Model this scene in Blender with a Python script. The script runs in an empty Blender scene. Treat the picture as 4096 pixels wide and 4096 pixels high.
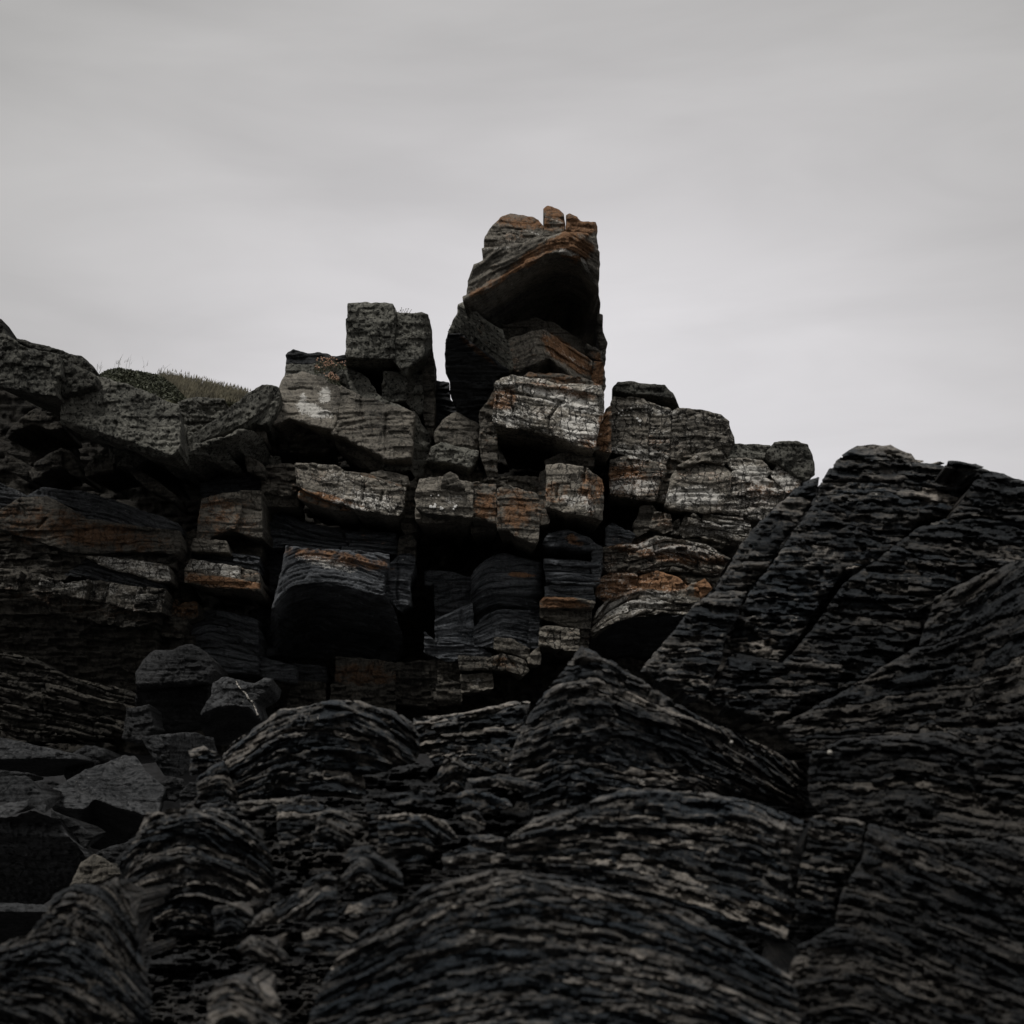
import bpy, math, random
import numpy as np
# ------------------------------------------------------------------ camera
sc = bpy.context.scene
PITCH = math.radians(12.0)
TAN = 0.36                      # tangent of half the field of view
CAM = np.array([0.0, 0.0, 1.6])
cd = bpy.data.cameras.new('camera'); cam = bpy.data.objects.new('camera', cd)
sc.collection.objects.link(cam); sc.camera = cam
cam.location = CAM; cam.rotation_euler = (math.pi/2 + PITCH, 0, 0)
cd.sensor_width = 36; cd.lens = 18/TAN; cd.clip_start = 0.05; cd.clip_end = 5000
cd.dof.use_dof = True; cd.dof.focus_distance = 24; cd.dof.aperture_fstop = 4.6
# ------------------------------------------------------------------ sky and sun
SUN_EL, SUN_AZ = math.radians(60), math.radians(208)
w = bpy.data.worlds.new('World'); sc.world = w; w.use_nodes = True
N = w.node_tree.nodes; L = w.node_tree.links; N.clear()
out = N.new('ShaderNodeOutputWorld'); bg = N.new('ShaderNodeBackground')
L.new(bg.outputs[0], out.inputs[0])
sky = N.new('ShaderNodeTexSky'); sky.sky_type = 'NISHITA'; sky.sun_disc = False
sky.sun_elevation = SUN_EL; sky.sun_rotation = SUN_AZ
tc = N.new('ShaderNodeTexCoord'); sep = N.new('ShaderNodeSeparateXYZ'); L.new(tc.outputs['Generated'], sep.inputs[0])
# broad pale glow low in the cloud deck, fading to a greyer zenith
dist = N.new('ShaderNodeVectorMath'); dist.operation = 'DISTANCE'
mp = N.new('ShaderNodeMapping'); mp.inputs['Scale'].default_value = (0.8, 1, 1.0)
L.new(tc.outputs['Generated'], mp.inputs[0]); L.new(mp.outputs[0], dist.inputs[0])
dist.inputs[1].default_value = (0.03, 0.98, 0.17)
ramp = N.new('ShaderNodeValToRGB'); L.new(dist.outputs['Value'], ramp.inputs[0])
e = ramp.color_ramp.elements; ramp.color_ramp.interpolation = 'B_SPLINE'
e[0].position = 0.0; e[0].color = (.75, .742, .765, 1)
e[1].position = 0.46; e[1].color = (.40, .394, .386, 1)
a = e.new(0.16); a.color = (.68, .664, .683, 1)
a = e.new(0.30); a.color = (.56, .546, .55, 1)
mp2 = N.new('ShaderNodeMapping'); mp2.inputs['Scale'].default_value = (2.2, 2.2, 9); mp2.inputs['Rotation'].default_value = (0, .16, 0)
L.new(tc.outputs['Generated'], mp2.inputs[0])
no = N.new('ShaderNodeTexNoise'); no.inputs['Scale'].default_value = 1.6; no.inputs['Detail'].default_value = 5
no.inputs['Roughness'].default_value = .5; no.inputs['Distortion'].default_value = .4
L.new(mp2.outputs[0], no.inputs['Vector'])
mr = N.new('ShaderNodeMapRange'); mr.inputs['From Min'].default_value = .3; mr.inputs['From Max'].default_value = .7
mr.inputs['To Min'].default_value = .91; mr.inputs['To Max'].default_value = 1.09; L.new(no.outputs['Fac'], mr.inputs['Value'])
mul = N.new('ShaderNodeVectorMath'); mul.operation = 'SCALE'; L.new(ramp.outputs[0], mul.inputs[0]); L.new(mr.outputs[0], mul.inputs['Scale'])
hs = N.new('ShaderNodeHueSaturation'); hs.inputs['Saturation'].default_value = .25; L.new(sky.outputs[0], hs.inputs['Color'])
sk = N.new('ShaderNodeVectorMath'); sk.operation = 'SCALE'; sk.inputs['Scale'].default_value = .005; L.new(hs.outputs[0], sk.inputs[0])
add = N.new('ShaderNodeVectorMath'); add.operation = 'ADD'; L.new(mul.outputs[0], add.inputs[0]); L.new(sk.outputs[0], add.inputs[1])
L.new(add.outputs[0], bg.inputs['Color']); bg.inputs['Strength'].default_value = 1.0
sd_ = bpy.data.lights.new('sun', 'SUN'); sun = bpy.data.objects.new('sun', sd_); sc.collection.objects.link(sun)
sd_.energy = 1.9; sd_.angle = math.radians(12); sd_.color = (1, .97, .93)
from mathutils import Vector
# Nishita: rotation 0 points to +Y, turning clockwise seen from above
sdir = Vector((math.sin(SUN_AZ)*math.cos(SUN_EL), math.cos(SUN_AZ)*math.cos(SUN_EL), math.sin(SUN_EL)))
sun.rotation_euler = sdir.to_track_quat('Z', 'Y').to_euler()
sc.view_settings.view_transform = 'Standard'; sc.view_settings.look = 'None'
sc.view_settings.exposure = 0.0; sc.view_settings.gamma = 1; sc.view_settings.use_curve_mapping = False
sc.render.engine = 'CYCLES'; sc.cycles.max_bounces = 4; sc.cycles.diffuse_bounces = 2

# ------------------------------------------------------------------ tracing frames (photo regions), px -> ray
FR = {'A': (1600, 700, 1000/1932), 'B': (0, 1200, 1200/1932), 'C': (900, 1150, 1100/1932), 'D': (900, 1900, 1100/1932),
      'E': (1600, 1500, 1000/1932), 'F': (2200, 1500, 1100/1932), 'G': (1700, 2100, 800/1932), 'H': (2500, 1700, 1596/1927),
      'I': (0, 1800, 1200/1932), 'J': (0, 2700, 1300/1932), 'K': (800, 2600, 1400/1932), 'L': (2000, 2500, 2096/1932),
      'Z': (0, 0, 4096/1932)}
def P(s):
    t = s.split(); f = FR[t[0]]
    return np.array([[f[0] + float(a.split(',')[0])*f[2], f[1] + float(a.split(',')[1])*f[2]] for a in t[1:]])
cp, sp = math.cos(PITCH), math.sin(PITCH)
def world(x, y, D):
    u = (x - 2048)/2048*TAN; v = (2048 - y)/2048*TAN
    dy = cp - v*sp
    return np.stack([CAM[0] + u/dy*D, CAM[1] + D, CAM[2] + (sp + v*cp)/dy*D], -1)
PXM = 2*TAN/4096
# ------------------------------------------------------------------ noise
rs = np.random.RandomState(7)
TAB = rs.rand(256, 256)
def vn(x, y):
    xi = np.floor(x).astype(np.int64); yi = np.floor(y).astype(np.int64)
    fx = x - xi; fy = y - yi; fx = fx*fx*(3 - 2*fx); fy = fy*fy*(3 - 2*fy)
    x0 = xi & 255; x1 = (xi + 1) & 255; y0 = yi & 255; y1 = (yi + 1) & 255
    return (TAB[y0, x0]*(1-fx) + TAB[y0, x1]*fx)*(1-fy) + (TAB[y1, x0]*(1-fx) + TAB[y1, x1]*fx)*fy
def fbm(x, y, o=4, g=.5):
    r = 0; a = 1; t = 0
    for i in range(o):
        r = r + a*(vn(x + 17.3*i, y + 41.7*i) - .5); t += a; a *= g
        x, y = x*1.93 + y*.31, y*1.93 - x*.31
    return r/t*2          # about -1..1
def hsh(i, j):
    return TAB[(j*37 + i*11) & 255, (i*53 + j*7 + 13) & 255]

# ------------------------------------------------------------------ materials
def rock_material(name, dark, mid, lam=1.0, rough=.8, spec=.3, bump=1.0, con=1.0, ls=1.0, pit=0.0, bigw=.5, off=0.0):
    m = bpy.data.materials.new(name); m.use_nodes = True
    n = m.node_tree.nodes; l = m.node_tree.links; b = n['Principled BSDF']
    at = n.new('ShaderNodeAttribute'); at.attribute_name = 'rc'
    mk = n.new('ShaderNodeAttribute'); mk.attribute_name = 'mk'
    sp_ = n.new('ShaderNodeSeparateColor'); l.new(mk.outputs['Color'], sp_.inputs[0])
    O, W, T, K = sp_.outputs[0], sp_.outputs[1], sp_.outputs[2], mk.outputs['Alpha']
    def mapp(s):
        q = n.new('ShaderNodeMapping'); q.inputs['Scale'].default_value = s; l.new(at.outputs['Vector'], q.inputs[0]); return q.outputs[0]
    def noise(v, s, d=6, r=.6, dist=0):
        q = n.new('ShaderNodeTexNoise'); q.inputs['Scale'].default_value = s; q.inputs['Detail'].default_value = d
        q.inputs['Roughness'].default_value = r; q.inputs['Distortion'].default_value = dist; l.new(v, q.inputs['Vector']); return q.outputs['Fac']
    def math_(op, a, b_=None, c=None, clamp=False):
        q = n.new('ShaderNodeMath'); q.operation = op; q.use_clamp = clamp
        for i, v in enumerate((a, b_, c)):
            if v is None: continue
            if isinstance(v, (int, float)): q.inputs[i].default_value = v
            else: l.new(v, q.inputs[i])
        return q.outputs[0]
    def rng(v, a, b_, lo=0, hi=1):
        q = n.new('ShaderNodeMapRange'); q.inputs[1].default_value = a; q.inputs[2].default_value = b_
        q.inputs[3].default_value = lo; q.inputs[4].default_value = hi; l.new(v, q.inputs[0]); return q.outputs[0]
    def mix(f, a, b_):
        q = n.new('ShaderNodeMix'); q.data_type = 'RGBA'; l.new(f, q.inputs[0])
        for i, v in ((6, a), (7, b_)):
            if isinstance(v, tuple): q.inputs[i].default_value = (*v, 1)
            else: l.new(v, q.inputs[i])
        return q.outputs[2]
    v0 = mapp((1, 1, 1)); vl = mapp((1.2, 14*ls, 1.2)); vf = mapp((5, 30*ls, 5)); vc = mapp((1, .33, 1))
    big = noise(v0, 1.3, 5); lamn = noise(vl, 1.6, 7, .65, .3); fine = noise(vf, 2.2, 5, .7)
    speck = noise(v0, 28, 6, .78); medium = noise(v0, 6, 6, .65)
    vo = n.new('ShaderNodeTexVoronoi'); vo.feature = 'DISTANCE_TO_EDGE'; vo.inputs['Scale'].default_value = 6.5
    wv = n.new('ShaderNodeVectorMath'); wv.operation = 'ADD'
    nz = n.new('ShaderNodeTexNoise'); nz.inputs['Scale'].default_value = 2.5; nz.inputs['Detail'].default_value = 4; l.new(v0, nz.inputs['Vector'])
    sc_ = n.new('ShaderNodeVectorMath'); sc_.operation = 'SCALE'; sc_.inputs['Scale'].default_value = .35; l.new(nz.outputs['Color'], sc_.inputs[0])
    l.new(vc, wv.inputs[0]); l.new(sc_.outputs[0], wv.inputs[1]); l.new(wv.outputs[0], vo.inputs['Vector'])
    crk = rng(vo.outputs['Distance'], .01, .085)                       # 0 in a crack
    crk = math_('SUBTRACT', 1, math_('MULTIPLY', math_('MULTIPLY', math_('SUBTRACT', 1, crk), rng(medium, .38, .52)), K))
    s = math_('MULTIPLY_ADD', lamn, .55*lam, math_('MULTIPLY', big, bigw))
    s = math_('MULTIPLY_ADD', speck, .5, s); s = math_('MULTIPLY_ADD', fine, .4*lam, s)
    cn = .26 + .5*bigw + .475*lam + off; hw = (.19 + (bigw-.5)*.12)/con
    s = rng(s, cn - hw - .02, cn + hw)
    if pit:
        pv = n.new('ShaderNodeTexVoronoi'); pv.inputs['Scale'].default_value = 15; pv.inputs['Randomness'].default_value = 1
        pw = n.new('ShaderNodeVectorMath'); pw.operation = 'ADD'; ps = n.new('ShaderNodeVectorMath'); ps.operation = 'SCALE'; ps.inputs['Scale'].default_value = .12
        l.new(nz.outputs['Color'], ps.inputs[0]); l.new(v0, pw.inputs[0]); l.new(ps.outputs[0], pw.inputs[1]); l.new(pw.outputs[0], pv.inputs['Vector'])
        pt = rng(math_('ADD', pv.outputs['Distance'], math_('MULTIPLY', speck, .5)), .42, .62)
        s = math_('MULTIPLY', s, math_('MULTIPLY_ADD', pt, pit, 1-pit))
    s = math_('MAXIMUM', s, 0.0)
    col = mix(s, dark, mid)
    of = math_('ADD', math_('MULTIPLY_ADD', medium, 1.0, math_('MULTIPLY', lamn, .5)), math_('MULTIPLY_ADD', speck, .5, -1.0))
    of = math_('MULTIPLY_ADD', of, 4.5, math_('MULTIPLY_ADD', O, 2.4, -1.05), True)
    oc = mix(rng(speck, .35, .65), (.17, .085, .045), (.42, .225, .11))
    col = mix(math_('MULTIPLY', of, .92), col, oc)
    wf = math_('ADD', math_('MULTIPLY', speck, 1.2), math_('MULTIPLY_ADD', medium, .7, math_('MULTIPLY', fine, .4)))
    wf = math_('MULTIPLY_ADD', math_('SUBTRACT', wf, 1.15), 8.0, math_('MULTIPLY_ADD', W, 3.0, -1.75), True)
    col = mix(math_('MULTIPLY', wf, .9), col, (.74, .72, .67))
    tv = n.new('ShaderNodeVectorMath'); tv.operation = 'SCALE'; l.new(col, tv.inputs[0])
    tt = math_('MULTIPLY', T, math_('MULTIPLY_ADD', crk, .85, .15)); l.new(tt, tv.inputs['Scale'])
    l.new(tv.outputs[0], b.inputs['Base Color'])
    b.inputs['Roughness'].default_value = rough; b.inputs['Specular IOR Level'].default_value = spec
    h = math_('MULTIPLY_ADD', lamn, .8*lam, math_('MULTIPLY', medium, .5)); h = math_('MULTIPLY_ADD', fine, .45*lam, h)
    h = math_('MULTIPLY_ADD', speck, .40, h); h = math_('MULTIPLY_ADD', crk, .4, h)
    bp = n.new('ShaderNodeBump'); bp.inputs['Strength'].default_value = 1; bp.inputs['Distance'].default_value = .07*bump
    l.new(h, bp.inputs['Height']); l.new(bp.outputs[0], b.inputs['Normal'])
    return m
M = {}  # dark ends are bluish to carry the cool tint of shadows
M['cliff'] = rock_material('cliff_rock', (.012, .014, .016), (.43, .39, .325), .45, .85, .25, 1.4, 1.2, 1, .5)
M['lichen'] = rock_material('lichen_rock', (.014, .016, .016), (.42, .41, .355), .2, .9, .2, 1.8, 1.3, 1, .95)
M['slate'] = rock_material('dark_slate', (.010, .014, .018), (.18, .19, .205), 1.3, .7, .35, 1, 1.3)
M['shore'] = rock_material('shore_rock', (.010, .014, .018), (.27, .24, .205), 1.0, .6, .34, .6, 1.6, 1.6, .7, 1.2, .14)
M['boulder'] = rock_material('boulder_rock', (.008, .010, .012), (.14, .142, .146), .5, .75, .2, 1.4, 1.8, 1, .95)
def plain(name, col, rough=.8, var=.4, scale=8):
    m = bpy.data.materials.new(name); m.use_nodes = True; n = m.node_tree.nodes; l = m.node_tree.links; b = n['Principled BSDF']
    q = n.new('ShaderNodeTexNoise'); q.inputs['Scale'].default_value = scale; q.inputs['Detail'].default_value = 5
    g = n.new('ShaderNodeNewGeometry'); l.new(g.outputs['Position'], q.inputs['Vector'])
    r = n.new('ShaderNodeValToRGB'); r.color_ramp.elements[0].position = .35; r.color_ramp.elements[1].position = .65
    r.color_ramp.elements[0].color = (*[c*(1-var) for c in col], 1); r.color_ramp.elements[1].color = (*[min(1, c*(1+var)) for c in col], 1)
    l.new(q.outputs['Fac'], r.inputs[0]); l.new(r.outputs[0], b.inputs['Base Color']); b.inputs['Roughness'].default_value = rough
    return m

# ------------------------------------------------------------------ rock builder
KIND = {  # lump(amp,scale) rough(amp,scale) lam(amp,thick) fracture(amp,w,h) in photo px
 'smooth':  dict(lump=(9, 110), rough=(7, 18), lam=(7, 16), frac=(8, 90, 50), cav=0, mat='cliff'),
 'lichen':  dict(lump=(10, 80), rough=(14, 18), lam=(3, 20), frac=(8, 90, 60), cav=0, mat='lichen'),
 'lam':     dict(lump=(14, 120), rough=(6, 20), lam=(12, 13), frac=(6, 140, 50), cav=0, mat='slate'),
 'crumble': dict(lump=(14, 60), rough=(12, 20), lam=(10, 18), frac=(20, 48, 26), cav=14, mat='cliff'),
 'shore':   dict(lump=(22, 90), rough=(20, 21), lam=(15, 14), frac=(24, 90, 26), cav=60, mat='shore'),
 'boulder': dict(lump=(16, 110), rough=(13, 22), lam=(6, 18), frac=(10, 100, 70), cav=0, mat='boulder'),
}
PATCH = []      # stains traced from the photo: (channel, cx, cy, rx, ry, angle, strength)
def patch(ch, s, rx, ry, ang=0, st=.6):
    f = FR[s.split()[0]][2]; c = P(s)[0]; PATCH.append((ch, c[0], c[1], rx*f, ry*f, math.radians(ang), st))
SEED = [0]
class Guide:
    def __init__(s, top, bot=None):
        s.t = P(top); s.b = P(bot) if bot else None
    def __call__(s, x, y):
        def smooth(x, p):                                               # rounded folds instead of kinks at the traced points
            w_ = np.ptp(p[:, 0])*.05; return sum(np.interp(x + k*w_, p[:, 0], p[:, 1])*c for k, c in ((-1.6, .15), (-.8, .22), (0, .26), (.8, .22), (1.6, .15)))
        t = smooth(x, s.t)
        if s.b is None: return y - t
        b = smooth(x, s.b); h = np.mean(s.b[:, 1]) - np.mean(s.t[:, 1])
        return (y - t)/np.maximum(b - t, 8)*h
def resample(poly, d):
    o = []
    for i in range(len(poly)):
        a, b = poly[i], poly[(i+1) % len(poly)]; k = max(1, int(np.hypot(*(b-a))/d))
        for j in range(k): o.append(a + (b-a)*j/k)
    return np.array(o)
def rough_outline(poly, amp, seed, d=None):
    size = np.ptp(poly, axis=0).max(); d = d or (9 if size < 500 else 15)
    p = resample(poly, d)
    t = np.roll(p, -1, 0) - np.roll(p, 1, 0); nn = np.stack([t[:, 1], -t[:, 0]], 1); nn /= np.maximum(np.hypot(nn[:, 0], nn[:, 1]), 1e-6)[:, None]
    return p + nn*(fbm(p[:, 0]/38 + seed*3.7, p[:, 1]/38, 4, .6)*amp*1.5 + fbm(p[:, 0]/13, p[:, 1]/13 + seed, 2)*amp*.6)[:, None]
def sdf(poly, X, Y):
    shp = X.shape; x = X.ravel(); y = Y.ravel(); best = np.full(x.shape, 1e18); ins = np.zeros(x.shape, bool)
    for i in range(len(poly)):
        ax, ay = poly[i]; bx, by = poly[(i+1) % len(poly)]
        dx, dy = bx-ax, by-ay; q = dx*dx + dy*dy + 1e-9
        t = np.clip(((x-ax)*dx + (y-ay)*dy)/q, 0, 1)
        best = np.minimum(best, (x-ax-t*dx)**2 + (y-ay-t*dy)**2)
        if ay != by:
            c = (ay > y) != (by > y); ins ^= c & (x < (bx-ax)*(y-ay)/(by-ay) + ax)
    d = np.sqrt(best); return np.where(ins, d, -d).reshape(shp)
def mesh_object(name, V, F, rc, mk, mat, smooth_front):
    me = bpy.data.meshes.new(name)
    nt, nq = len(F[0]), len(F[1])
    li = np.concatenate([F[0].ravel(), F[1].ravel()]).astype(np.int32)
    me.vertices.add(len(V)); me.vertices.foreach_set('co', V.astype(np.float32).ravel())
    me.loops.add(len(li)); me.loops.foreach_set('vertex_index', li)
    me.polygons.add(nt + nq)
    me.polygons.foreach_set('loop_start', np.concatenate([np.arange(nt)*3, nt*3 + np.arange(nq)*4]).astype(np.int32))
    me.polygons.foreach_set('loop_total', np.concatenate([np.full(nt, 3), np.full(nq, 4)]).astype(np.int32))
    me.polygons.foreach_set('use_smooth', np.ones(nt+nq, bool))
    a = me.attributes.new('rc', 'FLOAT_VECTOR', 'POINT'); a.data.foreach_set('vector', rc.astype(np.float32).ravel())
    a = me.attributes.new('mk', 'FLOAT_COLOR', 'POINT'); a.data.foreach_set('color', mk.astype(np.float32).ravel())
    me.update(); me.validate(); me.materials.append(mat)
    o = bpy.data.objects.new(name, me); sc.collection.objects.link(o); return o
ALL = []
class Thing:
    def __init__(s, name, label=None, cat=None, group=None, kind=None):
        s.name, s.label, s.cat, s.group, s.kind, s.parts = name, label, cat, group, kind, []
        ALL.append(s)
    def rock(s, name, poly, Y, gx=0, gy=0, cr=(), T=2.0, kind='smooth', guide=None, tone=1., O=0., W=0., K=.5,
             step=None, bevel=4.5, edge=4.5, amp=1., label=None, under=1., cracks=(), band=None, shrink=.07, mat=None, dk=0, sub=None, sdin=None, dip=0, dome=0, grow=5):
        k = KIND[kind]; SEED[0] += 1; sd = SEED[0]*1.618; step = step or 4.6
        poly = P(poly) if isinstance(poly, str) else poly
        if band is None: poly = rough_outline(poly, edge, sd)
        if Y < 15: shrink = shrink if shrink > .1 else (.35 if kind == 'shore' else .22)
        c0 = poly.mean(0); lo = poly.min(0) - step*2; hi = poly.max(0) + step*2
        if band is not None: lo = np.maximum(lo, band['lo']); hi = np.minimum(hi, band['hi'])
        gx_ = np.arange(lo[0], hi[0], step); gy_ = np.arange(lo[1], hi[1], step)
        if len(gx_) < 3 or len(gy_) < 3: return None
        X, Yg = np.meshgrid(gx_, gy_)
        def S(X, Yg):
            d = sdf(poly, X, Yg) + (grow if Y > 20.5 and band is None and T > .9 else 0)
            if band is not None: d = np.minimum(d, band['f'](X, Yg))
            return d
        D = S(X, Yg); D0 = sdf(poly, X, Yg) if dome else None
        cell = (D[:-1, :-1] + D[1:, :-1] + D[:-1, 1:] + D[1:, 1:]) > 0
        if cell.sum() < 6: return None
        idx = -np.ones(D.shape, np.int64); use = np.zeros(D.shape, bool)
        use[:-1, :-1] |= cell; use[1:, :-1] |= cell; use[:-1, 1:] |= cell; use[1:, 1:] |= cell
        cnt = np.zeros(D.shape, int); cnt[:-1, :-1] += cell; cnt[1:, :-1] += cell; cnt[:-1, 1:] += cell; cnt[1:, 1:] += cell
        gyy, gxx = np.gradient(D, step); g2 = np.maximum(gxx**2 + gyy**2, .25)
        mvx = -D*gxx/g2; mvy = -D*gyy/g2; ml = np.hypot(mvx, mvy); lim = np.minimum(1, step*.9/np.maximum(ml, 1e-6))
        bnd = use & (cnt < 4)
        X = np.where(bnd, X + mvx*lim, X); Yg = np.where(bnd, Yg + mvy*lim, Yg)
        idx[use] = np.arange(use.sum())
        x = X[use]; y = Yg[use]; d = np.where(bnd, 0, np.maximum(D, 0))[use]
        pm = PXM*Y
        nx0, ny0 = x + sd*211, y + sd*77
        dep = Y + gx*(x - c0[0]) + gy*(y - c0[1]) + dk
        for c_ in cr:
            slope, ls = c_[:2]; q = P(ls); mn = None
            if len(c_) > 2:                                             # underside falling back below a traced lower edge
                o_ = np.argsort(q[:, 0]); dep = dep + slope*np.maximum(0, y - np.interp(x, q[o_, 0], q[o_, 1]) + fbm(nx0/40, ny0/40, 3)*9); continue
            for i in range(0, len(q), 2):
                p0, p1 = q[i], q[i+1]; v = (p1-p0)/np.hypot(*(p1-p0))
                dd = v[0]*(y-p0[1]) - v[1]*(x-p0[0]); mn = dd if mn is None else np.minimum(mn, dd)
            dep = dep + slope*np.maximum(0, mn)
        if Y > 21: tone = tone*1.1; O = O + (.14 if kind in ('smooth', 'crumble') else 0)
        bv = min(bevel, max(d.max(), 1)*1.2); ee = np.clip(d/bv, 0, 1)
        if dome:
            e0 = np.clip(np.maximum(D0[use], 0)/dome, 0, 1); dep = dep + dome*pm*(1 - np.sqrt(1 - (1-e0)**2))*.9
        dep = dep + bv*pm*(1 - np.sqrt(1 - (1-ee)**2))*1.1
        s0 = guide(x, y) if guide is not None else (y - c0[1]) + (x - c0[0])*dip
        wp = fbm(x/130 + sd, s0/90 + sd*2, 3)*16
        s1 = s0 + wp
        nx, ny = x + sd*311, s1 + sd*177
        la, ls_ = k['lump']; ra, rsc = k['rough']; lma, lt = k['lam']; fa, fw, fh = k['frac']
        rel = fbm(nx/la if False else nx/ls_, ny/ls_, 3)*la
        rel = rel + fbm(nx/rsc, ny/rsc*1.15, 4, .6)*ra
        for (t_, wgt) in ((lt, 1.), (lt*2.7, 1.3)):                      # bedding planes: random proud layers, rounded
            u = s1/t_ + fbm(nx/170, ny/60, 2)*1.2 + 1000; i = np.floor(u).astype(np.int64); f = u - i
            h = hsh(i, i*0 + SEED[0]); prof = 1 - np.abs(2*f - 1)**3
            rel = rel + lma*wgt*(h*.9 + .5*fbm(nx/70 + i*7.3, i*3.1, 2) - .3 + .75*(prof - 1))
        if fa:
            col = np.floor((x + fbm(nx/90, ny/90, 2)*18)/fw + hsh(np.floor(s1/fh).astype(np.int64), 3)*5).astype(np.int64)
            row = np.floor(s1/fh + hsh(col, 5)*.6).astype(np.int64)
            rel = rel + fa*(hsh(col, row)*2 - 1)
        if kind == 'shore':                                              # large joint-bounded steps
            for q_, (w2, h2, a2) in enumerate(((300, 120, 26), (150, 64, 16))):
                jx = x + .45*y + fbm(nx0/120, ny0/120 + q_, 3)*40; row = np.floor(s1/h2 + fbm(nx0/300, ny0/300, 2)*.8 + q_*.4).astype(np.int64)
                c2 = np.floor(jx/w2 + hsh(row, q_ + 3)*3).astype(np.int64); rel = rel + a2*(hsh(c2, row + q_*9)*2 - 1)
        if k['cav']:                                                     # eroded hollows following the bedding
            cvn = fbm(nx/70 + 9, ny/24 + 4, 3); rel = rel - k['cav']*np.clip((cvn - .12)*4, 0, 1)
        dep = dep - rel*pm*amp
        for ls in cracks:                                               # open joints (x1,y1,x2,y2 .. polyline)
            q = P(ls)
            for i in range(len(q)-1):
                p0, p1 = q[i], q[i+1]; L_ = np.hypot(*(p1-p0)); v = (p1-p0)/L_
                t = np.clip((x-p0[0])*v[0] + (y-p0[1])*v[1], 0, L_)
                dd = np.hypot(x-p0[0]-t*v[0] + fbm(y/30+sd, x/30, 2)*5, y-p0[1]-t*v[1])
                dep = dep + np.exp(-(dd/5.0)**2)*22*pm
        V = world(x, y, dep)
        rc = np.stack([(x - 2048)*pm + sd, -s1*pm + sd*2.3, (dep - Y) + sd*.7], -1)
        mk = np.zeros((len(x), 4)); mk[:, 0] = O; mk[:, 1] = W; mk[:, 2] = tone; mk[:, 3] = K
        if Y > 15:
            for ch, px, py, rx, ry, an, st in PATCH:
                ddx, ddy = x - px, y - py; a = (ddx*math.cos(an) + ddy*math.sin(an))/rx; b = (-ddx*math.sin(an) + ddy*math.cos(an))/ry
                mk[:, ch] = np.clip(mk[:, ch] + st*np.clip(1.35 - (a*a + b*b)*.9 + .35*fbm(nx/25, ny/25, 2), 0, 1), -.5, 1.4)
        j, i = np.nonzero(cell)
        Q = np.stack([idx[j, i], idx[j+1, i], idx[j+1, i+1], idx[j, i+1]], 1)
        # boundary edges
        E = np.concatenate([Q[:, [0, 1]], Q[:, [1, 2]], Q[:, [2, 3]], Q[:, [3, 0]]])
        key = np.sort(E, 1); kk = key[:, 0]*10**7 + key[:, 1]
        _, inv, c = np.unique(kk, return_inverse=True, return_counts=True); be = E[c[inv] == 1]
        bvx = np.unique(be); m = {int(a): n_ for n_, a in enumerate(bvx)}
        nb = len(bvx); nv = len(V); cen = V[bvx].mean(0)
        rings = [V[bvx]]
        for fr in (.35, 1.0):
            R = V[bvx].copy(); vx = R[:, 0]-cen[0]; vz = R[:, 2]-cen[2]; ln = np.hypot(vx, vz) + 1e-6
            sh = np.maximum(ln - shrink*T*fr, .25*ln)/ln; R[:, 0] = cen[0] + vx*sh; R[:, 2] = cen[2] + vz*sh
            R[:, 1] += T*fr
            jit = fbm(R[:, 0]*3 + R[:, 1]*2 + sd, R[:, 2]*3 + fr, 3)*pm*9
            R[:, 0] += jit; R[:, 2] += jit
            rings.append(R)
        be_ = np.vectorize(m.get)(be)
        sq = []
        for r in range(2):
            a0 = nv + r*nb; a1 = a0 + nb
            sq.append(np.stack([be_[:, 1] + a0, be_[:, 0] + a0, be_[:, 0] + a1, be_[:, 1] + a1], 1))
        VV = np.concatenate([V] + rings + [np.array([[cen[0], V[bvx][:, 1].mean() + T, cen[2]]])])
        ci = len(VV) - 1; b0 = nv + 2*nb
        tri = np.stack([be_[:, 1] + b0, be_[:, 0] + b0, np.full(len(be_), ci)], 1)
        R3 = np.concatenate(rings)
        rcs = np.tile(rc[bvx], (3, 1)); rcs[nb:2*nb, 2] += T*.35; rcs[2*nb:, 2] += T
        mks = np.tile(mk[bvx], (3, 1)); mks[:, 1] *= .3; mks[:, 0] *= .4
        RC = np.concatenate([rc, rcs, rcs[:1]]); MK = np.concatenate([mk, mks, mks[:1]])
        material = M[mat or k['mat']]
        s.parts.append((name, VV, (tri, np.concatenate([Q] + sq)), RC, MK, material, label, sub))
        s.last = (x, y, dep); return s.last
    def layers(s, name, poly, Y, guide, t=(24, 46), gx=0, gy=0, prot=10, seed=1, gap=1.0, kind='shore', tones=(.6, 1.35), broken=.0, T=.5, edge=6, dome=None, **kw):
        """a mass of stacked beds, every bed a slab of its own following the traced guide line"""
        rnd = random.Random(seed*77 + 5); poly = rough_outline(P(poly), edge, seed*9.1)
        st = kw.get('step', 5.5); kw['step'] = st
        kw['dome'] = (min(70, .17*np.ptp(poly, axis=0).min()) if kind == 'shore' else 0) if dome is None else dome
        lo = poly.min(0); hi = poly.max(0)
        X, Yg = np.meshgrid(np.arange(lo[0], hi[0], 14.), np.arange(lo[1], hi[1], 14.))
        ok = sdf(poly, X, Yg) > -10
        def sf(x, y): return guide(x, y) + fbm(x/230 + seed*5, y/110, 3)*(36 if kind == 'shore' else 16) + fbm(x/45 + seed, y/36, 3)*(7 if kind == 'shore' else 3)
        SV = sf(X, Yg); a = SV[ok].min(); b = SV[ok].max(); pm = PXM*Y; cxy = poly.mean(0)
        core = resample(poly, 40); cc = core.mean(0); core = cc + (core - cc)*.97
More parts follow.
